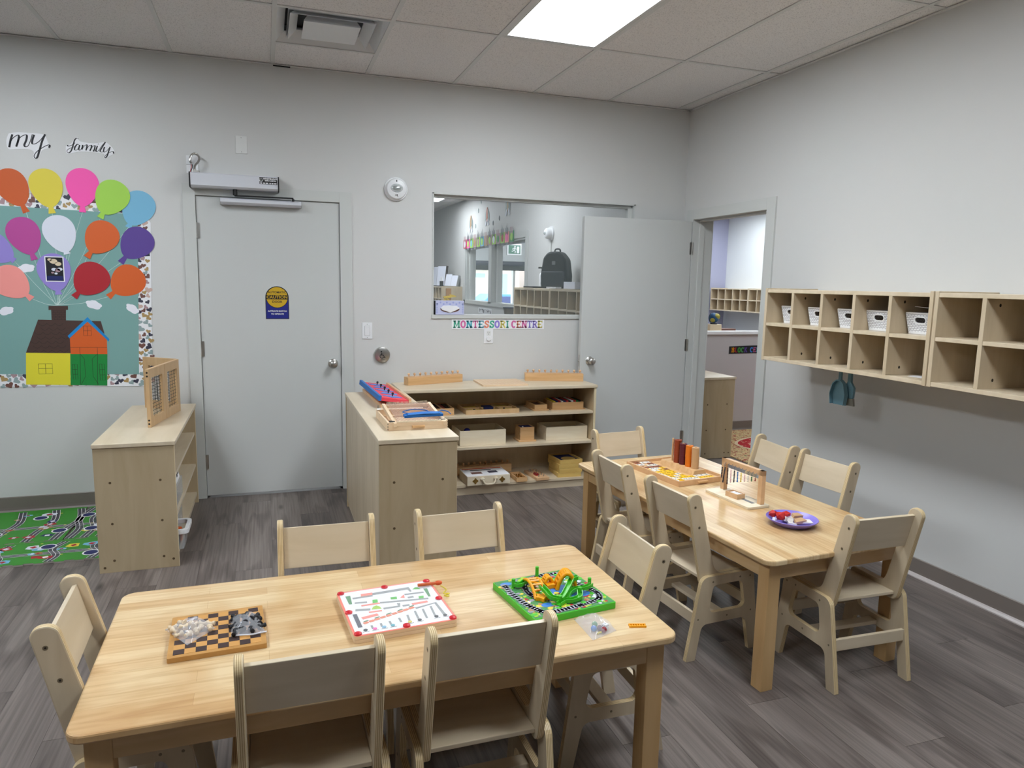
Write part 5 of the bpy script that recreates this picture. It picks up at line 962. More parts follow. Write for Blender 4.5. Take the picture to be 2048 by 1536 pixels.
# green marble-run board game
t = thing('board_game', 'square green board game with slides and orange climbing arches on the games table', 'board game', (-2.424, -3.224, TZ), math.radians(8)); w = .142
MB().prism(rrect(-w, w, -w, w, .004, 2), 0, .021, 'z').build('board_base', 'toy_green', t, bevel=.0012); f = MB().box(-w+.004, w-.004, -w+.004, w-.004, .021, .0216).build('printed_face', 'print_green', t)
rs = random.Random(11); q = MB(); z = .0217; PC = ['mat_green', 'stone_grey', 'p_yellow', 'toy_blue', 'p_red', 'cardboard', 'toy_green', 'p_white', 'ink', 'lime2']
for i in range(420):
    x, y = rs.uniform(-.132, .132), rs.uniform(-.132, .132); r = rs.uniform(.004, .012); q.prism([(x+r*rs.uniform(.7, 1.2)*math.cos(a), y+r*rs.uniform(.6, 1.1)*math.sin(a)) for a in (0, 1, 2, 3, 4, 5.1)], z, z+.0002+.000001*i, 'z', mi=rs.choice((0, 0, 9, 9, 2, 4, 5, 6, 7, 1)))
for x, y, rx, ry in ((.02, .01, .05, .028), (.07, -.05, .035, .02), (-.02, .1, .025, .014), (-.06, -.075, .022, .014), (-.11, .11, .02, .012)): q.prism(circ(x, y, rx, 16, ry), z+.0005, z+.0007, 'z', mi=3)
path = spline([(-.12, .10), (-.125, .02), (-.115, -.06), (-.09, -.115), (-.02, -.122), (.05, -.115), (.11, -.1), (.122, -.04), (.1, .03), (.118, .09), (.06, .122), (-.01, .118), (-.05, .085), (-.075, .03), (-.06, -.03), (-.01, -.06), (.03, -.08)], 6)
for i, p in enumerate(path): r = .0125; q.prism([(p[0]+r*(1+.15*math.sin(i+k))*math.cos(k*1.05), p[1]+r*math.sin(k*1.05)) for k in range(6)], z+.0008, z+.0013, 'z', mi=1); q.prism([(p[0]+.004*math.cos(k*2+i), p[1]+.003*math.sin(k*2+i)) for k in range(3)], z+.0013, z+.0015, 'z', mi=7 if i % 4 else 8)
for i in range(14):
    x, y = rs.uniform(-.12, .12), rs.uniform(-.12, .12); q.prism(circ(x, y, .009, 10, .007), z+.001, z+.0016, 'z', mi=rs.choice((2, 2, 6)))
stuff(q.build('board_print', PC, f))
def lp(a, b):      # table point to board-local
    dx, dy = a+2.424, b+3.224; c_, s_ = math.cos(math.radians(8)), math.sin(math.radians(8)); return (dx*c_+dy*s_, -dx*s_+dy*c_)
def slide(pts, r=.0085):
    P = spline(pts, 6); q = MB(); n = len(P)
    for i in range(n-1):
        d = Vector(P[i+1])-Vector(P[i]); s_ = Vector((d.y, -d.x, 0)).normalized()*r
        d2 = Vector(P[min(i+2, n-1)])-Vector(P[min(i+1, n-2)]); s2 = Vector((d2.y, -d2.x, 0)).normalized()*r
        for sa, sb, h0, h1 in ((-1, 1, 0, .002), (-1, -.75, .002, .011), (.75, 1, .002, .011)):
            a, b = Vector(P[i]), Vector(P[i+1]); v = [a+s_*sa+Vector((0, 0, h0)), a+s_*sb+Vector((0, 0, h0)), a+s_*sb+Vector((0, 0, h1)), a+s_*sa+Vector((0, 0, h1)), b+s2*sa+Vector((0, 0, h0)), b+s2*sb+Vector((0, 0, h0)), b+s2*sb+Vector((0, 0, h1)), b+s2*sa+Vector((0, 0, h1))]
            q.add(v, [(0, 1, 2, 3), (4, 7, 6, 5), (0, 4, 5, 1), (1, 5, 6, 2), (2, 6, 7, 3), (3, 7, 4, 0)])
    q.build('slide', 'toy_green', t, smooth=40)
slide([(-.05, -.015, .05), (-.046, -.04, .043), (-.042, -.066, .034), (-.022, -.078, .03), (-.006, -.072, .034), (.028, -.044, .044), (.06, -.014, .052), (.08, -.016, .056)])
slide([(-.036, -.098, .024), (-.01, -.085, .024), (.016, -.09, .024), (.046, -.084, .026), (.06, -.062, .032)])
slide([(.004, -.078, .026), (.034, -.048, .028), (.063, -.038, .03), (.09, -.046, .032), (.12, -.036, .034)], .007); slide([(-.096, .075, .028), (-.082, .063, .03), (-.05, .08, .034)], .008)
for x, y, h in ((-.021, -.081, .046), (.061, -.061, .05), (.077, -.008, .062), (.128, -.013, .05), (.012, .125, .055), (-.098, .08, .05)):
    q = MB().cyl((x, y, .0215), (x, y, h), .0058, n=10); q.build('post', 'toy_green', t, smooth=50)
def arch_ladder(p0, p1, h, wd, m=13, rr=.005, st=2):
    a, b = Vector((*p0, 0)), Vector((*p1, 0)); d = (b-a); s_ = Vector((-d.y, d.x, 0)).normalized()*wd/2; q = MB(); P = []
    for i in range(m):
        u = i/(m-1); P.append(a+d*u+Vector((0, 0, .023+h*math.sin(PI*u)**.7)))
    for sg in (-1, 1): q.tube([tuple(p+s_*sg) for p in P], rr, 8)
    for i in range(0, m, st): q.tube([tuple(P[i]-s_), tuple(P[i]+s_)], rr*.8, 6)
    for i in range(2, m-3, 4): q.tube([tuple(P[i]-s_), tuple(P[i+2]+s_)], rr*.6, 6)
    q.build('climbing_arch', 'toy_orange', t, smooth=50)
arch_ladder((-.038, .098), (-.058, -.03), .03, .036)
arch_ladder((.024, .02), (.082, .0), .052, .034, 13, .0065, 1)
arch_ladder((-.008, .05), (.024, .046), .03, .022, 9, .005, 1)
q = MB(); x, y = -.058, -.035; q.prism([(x+.024*(1 if k % 2 else .6)*math.cos(k*PI/5), y+.024*(1 if k % 2 else .6)*math.sin(k*PI/5)) for k in range(10)], .022, .034, 'z'); q.build('star_foot', 'toy_orange', t, bevel=.001)
q = MB(); x, y = .006, .03; q.prism([(x+.022*(1 if k % 2 else .6)*math.cos(k*PI/4), y+.018*(1 if k % 2 else .6)*math.sin(k*PI/4)) for k in range(8)], .022, .036, 'z'); q.build('star_foot', 'toy_orange', t, bevel=.001)
# clear bag of marbles and die
bm_, cx, cy = bag('zip_bag', 'clear plastic bag of marbles and a die beside the green board game', 'bag', [(-2.418, -3.508), (-2.328, -3.475), (-2.338, -3.37), (-2.418, -3.375)], TZ+.0002, .028, seed=9)
for x, y, m, lab in ((-2.393, -3.46, 'toy_blue', 'blue marble inside the clear bag'), (-2.38, -3.438, 'print_green', 'green marble inside the clear bag'), (-2.376, -3.463, 'dstack1', 'maroon marble inside the clear bag, beside the blue one'), (-2.368, -3.475, 'bead_red', 'dark red marble inside the clear bag, beside the die')):
    o = MB(); o.ball((0, 0, 0), .0085, 12); o = o.build('marble', m, None, (x, y, TZ+.0095), smooth=60); tag(o, lab, 'marble', 'marbles in the clear bag')
t = thing('die', 'white die with dark spots inside the clear bag', 'die', (-2.356, -3.457, TZ+.0012), .5); MB().box(-.008, .008, -.008, .008, 0, .016).build('cube', 'white_plastic', t, bevel=.002)
q = MB()
for a, b in ((-.0035, .004), (.0035, .012), (.0035, .004), (-.0035, .012)): q.cyl((a, -.0081, b), (a, -.0079, b), .0014, n=8); q.cyl((-.0081, a, b), (-.0079, a, b), .0014, n=8)
q.cyl((0, 0, .0159), (0, 0, .0162), .0017, n=8); q.build('spots', 'ink', t)
o = MB().tube([(0, 0, .003), (.006, .004, .003), (.014, .003, .004)], .003, 6).build('yellow_token', 'p_yellow', None, (-2.392, -3.482, TZ+.001)); tag(o, 'small yellow token inside the clear bag of marbles', 'token')
t = thing('plastic_piece', 'small orange plastic ladder piece near the right table corner', 'game piece', (-2.258, -3.469, TZ), math.radians(-16)); q = MB()
for y in (-.006, .006): q.box(-.025, .025, y-.002, y+.002, 0, .006)
for i in range(7): x = -.022+.0073*i; q.box(x-.0016, x+.0016, -.006, .006, .001, .005)
q.build('ladder_body', 'toy_orange', t, bevel=.0006)
# ================================================================ ON THE BEAD TABLE
ta = math.radians(7.5); tc = Vector((-1.231, -1.993)); 
def tp(x, y): return (tc.x+x*math.cos(ta)-y*math.sin(ta), tc.y+x*math.sin(ta)+y*math.cos(ta))
t = tray('sorting_tray', 'wooden sorting tray with number tiles and a ring stand on the bead table', 'tray', (tc.x, tc.y, TZ), .30, .44, .028, .009, 'beech', ta)
MB().box(-.15, .15, -.22, .22, .0, .0001).build('tray_felt', 'beech', t) if False else None; MB().box(-.14, .14, -.21, .21, .006, .0135).build('tray_floor', 'beech_x', t); MB().box(-.03, .03, -.231, -.219, .008, .019).build('handle', 'beech_x', t, bevel=.002); MB().box(-.03, .03, .219, .231, .01, .022).build('handle', 'beech_x', t, bevel=.002)
tl = {}; ORD = 'first second third fourth fifth sixth seventh eighth ninth tenth eleventh twelfth thirteenth'.split()
for m in ('tile_white', 'tile_brown', 'tile_yellow'):
    r = thing('number_tile', {'tile_white': 'white', 'tile_brown': 'brown', 'tile_yellow': 'yellow'}[m]+' square number tile lying in the sorting tray', 'tile', (0, 0, -5), 0, 'number tiles in the sorting tray, '+m[5:]); MB().box(-.0148, .0148, -.0148, .0148, 0, .005).build('tile_body', m, r, bevel=.0008)
    q = MB().ribbon([(-.005, .008), (.005, .008), (.004, .001), (-.003, -.001), (-.005, -.008), (.006, -.008)], .0034, .005, .0053, 'z'); q.build('printed_mark', 'ink', r); tl[m] = r
rs = random.Random(4); used = set()
cells = [(-.124+.0315*i, .195-.0325*j) for j in range(12) for i in range(4)]+[(.002+.0315*i, -.136-.032*j) for j in range(3) for i in range(4)]
for n_, (x, y) in enumerate(cells):
    if y < -.205: continue
    d = (y+.2)/.4; m = rs.choice(('tile_brown', 'tile_brown', 'tile_white')) if d > .72 else rs.choice(('tile_white', 'tile_white', 'tile_yellow', 'tile_brown')) if d > .5 else rs.choice(('tile_yellow', 'tile_yellow', 'tile_white', 'tile_white'))
    if rs.random() < .05: continue
    X, Y = tp(x+rs.uniform(-.0006, .0006), y+rs.uniform(-.0006, .0006)); a = ta+rs.uniform(-.03, .03)+rs.choice((0, PI/2, PI))
    cn = m[5:]; lab = '%s number tile in the sorting tray, %s row from the far end, %s from left' % (cn, ORD[n_//4], ORD[n_ % 4]) if n_ < 48 else '%s number tile in the sorting tray beside the ring stand, %s of the near corner' % (cn, ORD[n_-48])
    if m not in used: tl[m]['label'] = lab; tl[m].location = (X, Y, TZ+.0137); tl[m].rotation_euler = (0, 0, a); used.add(m)
    else: dup(tl[m], (X, Y, TZ+.0137), a, lab)
sa = math.radians(8); sc_ = (-1.166, -1.968)
t = thing('ring_stand', 'wooden peg stand in the sorting tray carrying four stacks of rings', 'peg stand', (sc_[0], sc_[1], TZ+.0137), sa); MB().prism([(-.046, 0), (.046, 0), (.034, .026), (-.034, .026)], -.135, .135, 'y').build('stand_base', 'beech_x', t, bevel=.001)
PY = [.085, .045, 0, -.048, -.096]
for i, y in enumerate(PY): MB().cyl((0, y, .02), (0, y, .15 if i == 0 else .142), .0055, n=12).build('peg', 'beech', t, smooth=50)
rg = None
for s, m, n_, lab in ((1, 'dstack0', 10, 'red-brown'), (2, 'dstack1', 9, 'dark maroon'), (3, 'dstack2', 9, 'orange'), (4, 'dstack3', 9, 'plain wooden')):
    X = sc_[0]-PY[s]*math.sin(sa); Y = sc_[1]+PY[s]*math.cos(sa)
    me = MB().prism([circ(0, 0, .0195, 20), circ(0, 0, .0062, 12)], 0, .0121, 'z').mesh('ring', m)
    for k in range(n_):
        o = bpy.data.objects.new('wooden_ring', me); C.objects.link(o); o.location = (X+rs.uniform(-.0006, .0006), Y+rs.uniform(-.0006, .0006), TZ+.0398+.0124*k); tag(o, '%s ring on the peg stand, %s from the bottom of its stack' % (lab, ORD[k]), 'ring', lab+' rings on the peg stand')
# bead hanger
ha = math.radians(3.5); hc = (-1.193, -2.475)
t = thing('bead_hanger', 'wooden frame with hooks for bead chains on the bead table', 'bead frame', (hc[0], hc[1], TZ), ha)
MB().prism(rrect(-.062, .062, -.155, .155, .012), 0, .011, 'z').build('base_board', 'pale_wood', t, bevel=.001)
for y in (-.128, .128): MB().box(.018, .04, y-.012, y+.012, .011, .166).build('post', 'beech', t, bevel=.001)
MB().box(.018, .04, -.14, .14, .143, .166).build('top_bar', 'beech', t, bevel=.001); MB().box(-.004, .012, -.11, .02, .011, .0125).build('printed_strip', 'clip_wire', t)
BC = ['bead_navy', 'bead_brown', 'bead_pink', 'bead_black', 'bead_blue', 'bead_yellow', 'bead_pink', 'bead_white', 'bead_green', 'bead_red']; BN = ['long dark navy', 'dark brown', 'pale pink', 'black', 'blue', 'yellow', 'light pink', 'white', 'green', 'short dark red']
for i in range(10):
    y = .106-.0236*i; q = MB().tube([(.017, y, .15), (.01, y, .144), (.006, y, .136), (.01, y, .131), (.015, y, .135)], .0013, 5); q.build('hook', 'clip_wire', t)
    X = hc[0]+.009*math.cos(ha)-y*math.sin(ha); Y = hc[1]+.009*math.sin(ha)+y*math.cos(ha); n_ = 11-i if i > 1 else 11; q = MB(); r_ = .0036
    for k in range(n_): q.ball((0, (-.004+.0012*k if i == 0 else 0), -.004-.0072*k), r_, 6)
    if i == 0:
        for k in range(7): q.ball((0, .018+.0005*k, -.008-.0078*k), r_, 6)
    q.cyl((0, 0, .003), (0, 0, -.007*n_), .0006, n=4); o = q.build('bead_chain', BC[i], None, (X, Y, TZ+.1275), smooth=60); tag(o, BN[i]+' bead chain hanging on the wooden bead frame', 'bead chain', 'bead chains on the frame')
t = tray('small_box', 'little open wooden box with paper tickets on the base of the bead frame', 'box', (-1.203, -2.478, TZ+.0112), .05, .075, .024, .005, 'beech', math.radians(9))
for i in range(4): MB().box(-.018, .018, -.028+.014*i, -.018+.014*i, .006, .02).build('ticket', 'white_paper', t)
# purple plate with blocks
t = thing('plate', 'purple plastic plate full of small wooden blocks on the bead table', 'plate', (-1.188, -2.845, TZ)); q = MB().lathe([(.001, 0), (.062, 0), (.072, .002), (.096, .021), (.1045, .029), (.103, .0305), (.094, .0235), (.07, .0055), (.06, .004), (.001, .0035)], (0, 0, 0), 48); q.build('dish', 'plate_purple', t, smooth=50)
def block(nm, lab, P, h, m, x, y, z, r, tilt=(0, 0)):
    o = MB().prism(P, 0, h, 'z').build(nm, m, None, (-1.188+x, -2.845+y, TZ+z), bevel=.0008); o.rotation_euler = (tilt[0], tilt[1], r); tag(o, lab, 'block', 'blocks on the purple plate'); return o
hexa = [(.021*math.cos(k*PI/3), .021*math.sin(k*PI/3)) for k in range(6)]; sqp = rrect(-.016, .016, -.012, .012, .001, 1); tri = [(-.02, -.012), (.02, -.012), (0, .02)]; trap = [(-.028, -.012), (.028, -.012), (.018, .012), (-.018, .012)]
o = MB().lathe([(.0005, -.02), (.02, -.004), (.02, .008), (.0005, .024)], (0, 0, 0), 6).build('red_block', 'peg_red', None, (-1.188-.045, -2.845+.02, TZ+.032)); o.rotation_euler = (.6, .3, .4); tag(o, 'faceted bright red block at the front of the purple plate', 'block', 'blocks on the purple plate')
o = MB().lathe([(.0005, -.017), (.018, -.002), (.016, .01), (.0005, .02)], (0, 0, 0), 6).build('red_block', 'peg_red', None, (-1.188-.058, -2.845+.048, TZ+.034)); o.rotation_euler = (.2, .7, 1.4); tag(o, 'faceted red block at the left rim of the purple plate', 'block', 'blocks on the purple plate')
block('red_block', 'flat red block at the back of the purple plate', sqp, .012, 'peg_red', .012, .052, .022, .3, (.2, 0)); block('white_block', 'white block lying flat in the middle of the purple plate', sqp, .014, 'tile_white', -.012, -.002, .012, .9, (.15, .3)); block('white_block', 'white block with dark specks beside the red block', sqp, .02, 'tile_white', -.022, .02, .008, .3, (0, .5)); block('white_block', 'white block under the beige slabs', hexa, .012, 'tile_white', .03, .03, .005, .2)
block('white_block', 'thin white block at the right rim of the purple plate', trap, .008, 'tile_white', .045, -.03, .014, -.4, (.35, 0)); block('beige_block', 'upper beige trapezoid block on the purple plate', trap, .013, 'dstack3', .03, .012, .026, .15, (.25, .1)); block('beige_block', 'lower beige trapezoid block on the purple plate', trap, .014, 'dstack3', .016, -.024, .015, .05, (.3, -.05)); block('white_block', 'white triangular block at the back right of the purple plate', tri, .01, 'tile_white', .055, .03, .02, 1.2, (.3, .2)); block('white_block', 'white wedge block at the near rim of the purple plate', tri, .01, 'tile_white', -.03, -.03, .01, 2.0, (.2, 0))
block('white_block', 'small white cube at the left rim of the purple plate', rrect(-.007, .007, -.007, .007, .001, 1), .014, 'white_paper', -.079, .014, .018, .4, (0, .4))
# ================================================================ INTERIOR WINDOW: SILL AND ROOM BEYOND
t = thing('tissue_box', 'lavender tissue box lying on the sill of the interior window', 'tissue box', (-1.965, .035, 1.2712))
MB().box(-.108, .108, -.05, .05, 0, .102).build('carton', 'tissue_box', t, bevel=.001); q = MB()
for i in range(9): q.prism(circ(-.096+.024*i, .089 if i % 2 else .078, .007, 10), -.0506, -.05, 'y')
for i in range(6): q.prism(circ(-.098, .014+.013*i, .005, 8), -.0506, -.05, 'y'); q.prism(circ(.098, .014+.013*i, .005, 8), -.0506, -.05, 'y')
q.build('dot_print', 'tissue_dot', t); MB().prism(circ(.0, .042, .073, 24, .026), -.0508, -.0504, 'y').build('opening', 'h0', t)
q = MB().prism([(-.072, .05), (-.05, .066), (-.01, .068), (.05, .064), (.074, .048), (.04, .03), (.0, .014), (-.03, .026), (-.06, .034)], -.058, -.0505, 'y'); q.build('tissue', 'white_paper', t, bevel=.003)
o = MB().box(-.007, .007, -.045, .045, 0, .1).build('black_box', 'black', None, (-2.072, .04, 1.2712), bevel=.001); tag(o, 'narrow black box at the left end of the window sill', 'box')
t = thing('paper_tree', 'brown cardboard tree craft with yellow leaves behind the tissue box', 'paper craft', (-1.945, .118, 1.2735)); 
MB().box(-.019, .019, -.008, .008, 0, .19).build('trunk', 'cardboard', t)
for x, z, a, w in ((-.02, .115, 30, .05), (.03, .135, 12, .05), (.03, .075, -30, .06), (-.035, .1, -35, .045), (.0, .128, 0, .06)):
    q = MB().prism([(-w/2, -.004), (0, -.010), (w/2, -.003), (w/2, .004), (0, .007), (-w/2, .005)], -.006, .006, 'y'); q.xf(Matrix.Translation((x, -.012, z)) @ Matrix.Rotation(math.radians(a), 4, 'Y')); q.build('leaf', 'leaf_yellow', t)
# room beyond: wall cubbies with things on top, facing -x
r1 = cubby('wall_cubby', 'birch wall cubby seen through the interior window, under the black backpack', (-.0005, 3.15, 0), 1.17, .376, 1.03, 1.458, 5, screws=False)
dup(r1, (-.0005, 1.975, 0), label='birch wall cubby seen through the interior window, beside the open door edge')
dup(r1, (-.0005, 8.18, -.025), label='birch cubby unit holding frames at the left of the interior window')
CT = 1.4652
t = thing('backpack', 'black backpack standing on the wall cubby beyond the interior window', 'backpack', (-.2, 2.2, CT), math.radians(42))
P = rpoly([(-.155, .0), (.155, .0), (.165, .14), (.135, .33), (.08, .395), (-.06, .40), (-.135, .315), (-.16, .14)], [.03, .03, .05, .08, .08, .08, .08, .05]); q = MB().prism([(-b if False else b, c_) for b, c_ in P], -.10, .06, 'x'); q.build('bag_body', 'backpack', t, bevel=.02)
P = rpoly([(-.135, .01), (.135, .01), (.14, .185), (-.14, .185)], .03); MB().prism(P, -.14, -.10, 'x').build('front_pocket', 'backpack2', t, bevel=.012); MB().prism(rpoly([(-.02, .255), (.02, .255), (.02, .295), (-.02, .295)], .006), -.1025, -.1, 'x').build('patch', 'print_grey', t)
MB().tube(spline([(.0, -.03, .385), (.0, -.02, .425), (.0, .03, .425), (.0, .04, .385)], 5), .009, 6).build('handle', 'backpack', t); MB().tube([(-.06, .15, .12), (-.07, .165, .05)], .006, 5).build('strap_end', 'backpack', t)
t = thing('sanitizer_bottle', 'white pump bottle beside the black backpack', 'bottle', (-.2, 2.66, CT)); MB().lathe([(.001, 0), (.04, 0), (.042, .01), (.042, .15), (.03, .175), (.014, .185), (.014, .2), (.001, .2)], (0, 0, 0), 20).build('bottle_body', 'white_plastic', t, smooth=40)
q = MB().cyl((0, 0, .2), (0, 0, .225), .016, n=12); q.box(-.055, .012, -.01, .01, .225, .245); q.cyl((0, 0, .22), (0, 0, .235), .006); q.build('pump', 'dark', t)
o = MB().prism(rrect(-.1, .1, -.17, .17, .02), 0, .018, 'z').build('black_tray', 'black', None, (-.26, 2.70, CT), bevel=.004); o.location.y = 2.62; tag(o, 'flat black tray in front of the white pump bottle', 'tray'); o.location = (-.29, 2.62, CT)
bpy.data.objects['sanitizer_bottle'].location = (-.14, 2.80, CT)
o = MB().box(-.09, .09, -.145, .145, 0, .072).build('white_box', 'p_white', None, (-.2, 1.66, CT), bevel=.002); tag(o, 'white carton on the cubby top beside the backpack', 'box')
t = thing('paper_stack', 'low stack of white papers in front of the backpack', 'papers', (-.33, 1.98, CT)); 
for i in range(3): MB().prism([(-.035, -.15), (.03, -.14), (.035, .15), (-.03, .14)], .006*i, .006*i+.005, 'z').build('sheet_bundle', 'white_paper', t)
def leaning(nm, lab, cat, x, y, w, h, m, mb_, tilt=12):
    t = thing(nm, lab, cat, (x, y, CT-.025), math.radians(-60)); q = MB().box(-w/2, w/2, 0, .05, 0, h); R = Matrix.Rotation(math.radians(-tilt), 4, 'X'); q.xf(R); q.build('backing', mb_, t); q = MB().box(-w/2+.006, w/2-.006, -.002, 0, .008, h-.008); q.xf(R); q.build('sheet', m, t)
def sided(nm, lab, cat, y, h, x=-.19, d=.30, m='p_white', mb_='chess_dark', ang=0):
    t = thing(nm, lab, cat, (x, y, CT-.025)); q = MB().box(-d/2, d/2, 0, .02, 0, h); R = Matrix.Rotation(math.radians(-8), 4, 'X'); q.xf(R); q.build('frame_edge', mb_, t); q = MB().box(-d/2+.015, d/2-.02, -.004, 0, .01, h-.01); q.xf(R); q.build('sheet', m, t)
leaning('picture_frame', 'dark-edged display frame at the left edge of the interior window', 'frame', -.25, 7.98, .22, .36, 'p_white', 'chess_dark', 8); leaning('picture_frame', 'dark-edged display frame, second from the left in the interior window', 'frame', -.25, 7.64, .22, .37, 'p_white', 'chess_dark', 8)
leaning('desk_calendar', 'left white desk calendar on the far cubby unit', 'calendar', -.19, 7.34, .16, .225, 'p_white', 'print_grey', 14); leaning('desk_calendar', 'right white desk calendar on the far cubby unit', 'calendar', -.13, 7.16, .16, .205, 'p_white', 'print_grey', 16)
t = thing('pencil_pot', 'black mesh pencil pot between the frames and the calendars', 'pot', (-.29, 7.36, CT-.025)); MB().cyl((0, 0, 0), (0, 0, .09), .035, n=14).build('pot_body', 'dark', t); q = MB()
for i in range(4): q.cyl((.012*math.cos(i*1.7), .012*math.sin(i*1.7), .05), (.02*math.cos(i*1.7), .02*math.sin(i*1.7), .16), .005, n=6)
q.build('pencils', 'white_paper', t)
# interior window in the wall x=0 of the room beyond
y0, y1, z0, z1 = RWIN[0], RWIN[1], RWIN[2], RWIN[3]; q = MB()
for a, b, c_, e in ((y0-.09, y0+.004, z0-.04, z1+.09), (y1-.004, y1+.09, z0-.04, z1+.09), (y0, y1, z1-.004, z1+.09), (y0-.09, y1+.09, z0-.04, z0+.02), (5.27, 5.42, z0, z1)): q.box(-.016, .0, a, b, c_, e)
for a, b, c_, e in ((y0, y0+.03, z0, z1), (y1-.03, y1, z0, z1), (y0, y1, z1-.03, z1), (y0, y1, z0, z0+.02), (5.27, 5.42, z0, z1)): q.box(.0, .165, a, b, c_, e)
for a in (y0+.03, 5.42): 
    b = 5.27 if a < 5 else y1-.03; q.box(.05, .1, a, a+.05, z0, z1); q.box(.05, .1, b-.05, b, z0, z1); q.box(.05, .1, a, b, z1-.06, z1-.03)
w2 = struct(q.build('window_2', 'trim_paint')); 
for a, b in ((y0+.08, 5.22), (5.47, y1-.08)): MB().box(.072, .078, a, b, z0+.02, z1-.06).build('pane', 'window_glass', w2)
t = thing('strobe_alarm', 'white wall alarm on the wall of the room beyond, above the backpack', 'alarm', (0, 2.9, 2.11)); R = rot('Y', -90); q = MB().lathe([(.001, 0), (.085, 0), (.085, .02), (.001, .02)], (0, 0, 0), 28, R); q.lathe([(.001, .02), (.07, .02), (.062, .07), (.045, .085), (.001, .088)], (0, 0, 0), 28, R); q.build('body', 'white_plastic', t, smooth=40)
q = MB(); q.ball((-.086, 0, .0), .034, 8, (.5, 1, .6)); q.build('lens', 'dome', t, smooth=60); MB().box(-.014, 0, -.012, .012, -.22, -.08).build('cable_cover', 'offwhite_plastic', t)
for y, z, m in ((6.47, 2.5, 'cardboard'), (5.55, 2.55, 'p_orange'), (4.56, 2.62, 'h1')):
    t = thing('paper_insect', {6.47: 'brown paper insect decoration high in the interior window, leftmost', 5.55: 'orange paper insect decoration high in the interior window, middle', 4.56: 'olive paper insect decoration high in the interior window, rightmost'}[y], 'decoration', (-.006, y, z), 0, 'paper insects on the far wall'); q = MB()
    q.prism(circ(0, .0, .035, 12, .11), -.006, 0, 'x', mi=0)
    for sg in (-1, 1): q.prism([(sg*.02, .09), (sg*.085, .02), (sg*.1, -.1), (sg*.04, -.06)], -.004, -.001, 'x', mi=1); q.prism([(sg*.03, -.06), (sg*.1, -.15), (sg*.06, -.17), (sg*.02, -.1)], -.004, -.001, 'x', mi=2)
    q.build('insect_body', [m, 'h2', 'p_white'], t)
for y, z in ((5.9, 2.78), (5.6, 2.5), (6.05, 2.65), (5.25, 2.4), (4.95, 2.45), (5.5, 2.8), (6.2, 2.42)): 
    o = MB().prism(circ(0, 0, .022, 8, .035), -.004, 0, 'x').build('paper_leaf', 'h3' if y < 5.7 else 'h2', None, (-.002, y, z)); tag(o, 'tiny dark paper cut-out scattered between the paper insects', 'decoration', 'tiny cut-outs on the far wall')
pc = ['p_red', 'p_pink', 'p_lime', 'h5', 'p_lime', 'p_sky', 'h1', 'h5', 'p_lime', 'h5', 'p_lime', 'p_salmon', 'p_green']; pn = ['red', 'pink', 'lime', 'mauve', 'lime', 'pale blue', 'tan', 'mauve', 'lime', 'mauve', 'lime', 'salmon', 'dark green']
for i in range(13):
    y = 6.78-.205*i; t = thing('handprint_card', pn[i]+' craft card, number %s from the left in the row above the far window' % ('one two three four five six seven eight nine ten eleven twelve thirteen'.split()[i]), 'card', (-.02, y, 2.155), 0, 'craft cards above the far window'); MB().box(-.004, 0, -.09, .09, -.075, .075).build('card', pc[i], t)
    q = MB().prism(circ(0, -.005, .05, 12, .055), -.007, -.0045, 'x', mi=0)
    for k in range(4): q.prism([(-.05+.03*k, .03), (-.03+.03*k, .03), (-.034+.033*k, .13+.03*((i*k) % 3)), (-.046+.033*k, .13)], -.006, -.0042, 'x', mi=1 if i % 3 else 2)
    q.prism([(-.03, -.07), (-.02, -.07), (-.03, -.11), (-.04, -.11)], -.006, -.0042, 'x', mi=3); q.prism([(.02, -.07), (.03, -.07), (.03, -.11), (.02, -.11)], -.006, -.0042, 'x', mi=3); q.build('cut_shapes', ['p_white' if i in (0, 8) else pc[(i+3) % 13], 'h3', 'h5', 'p_white'], t)
t = thing('wall_lettering', 'white cut-out with dark lettering on the wall under the far window', 'lettering', (-.002, 5.62, 1.075)); MB().box(-.002, 0, -.35, .35, -.05, .045).build('paper', 'white_paper', t); q = MB(); rs = random.Random(5)
for i in range(9): y = .28-.07*i; q.box(-.0035, -.002, y-.008, y+.006, -.03, .03); q.box(-.0035, -.002, y-.03, y, rs.uniform(-.03, .02)-.005, rs.uniform(.0, .03))
q.build('dark_letters', 'ink', t)
t = thing('rattan_basket', 'small grey rattan basket hanging under the far window beside the cubbies', 'basket', (-.1, 4.1, 1.05)); MB().lathe([(.001, 0), (.07, 0), (.095, .13), (.09, .13), (.066, .006), (.001, .006)], (0, 0, 0), 18).build('basket_body', 'rattan', t, smooth=40); MB().lathe([(.09, .125), (.1, .125), (.1, .14), (.09, .14)], (0, 0, 0), 18).build('basket_rim', 'h3', t); MB().tube([(.08, 0, .125), (.1, 0, .16)], .006, 5).build('hanger', 'h3', t)
t = thing('exit_sign', 'green running-man exit sign seen through the far window', 'exit sign', (1.45, 8.5, 2.18)); MB().box(-.15, .15, -.03, .03, -.11, .11).build('housing', 'white_plastic', t, bevel=.004); MB().box(-.125, .125, -.032, -.03, -.085, .085).build('green_face', 'exit_green', t)
q = MB(); q.prism(circ(.01, .055, .016, 12), -.0335, -.032, 'y'); q.ribbon([(.005, .035), (-.01, -.01), (.02, -.035), (.012, -.07)], .018, -.0335, -.032); q.ribbon([(-.01, -.01), (-.035, -.035), (-.06, -.035)], .014, -.0335, -.032); q.ribbon([(.03, -.005), (.03, .02), (.003, .032), (-.03, .02), (-.045, -.005)], .012, -.0335, -.032); q.box(.05, .1, -.0335, -.032, -.07, .06); q.build('running_figure', 'white_paper', t); MB().cyl((0, 0, .11), (0, 0, H-2.18), .008, n=8).build('hanger_rod', 'white_plastic', t)
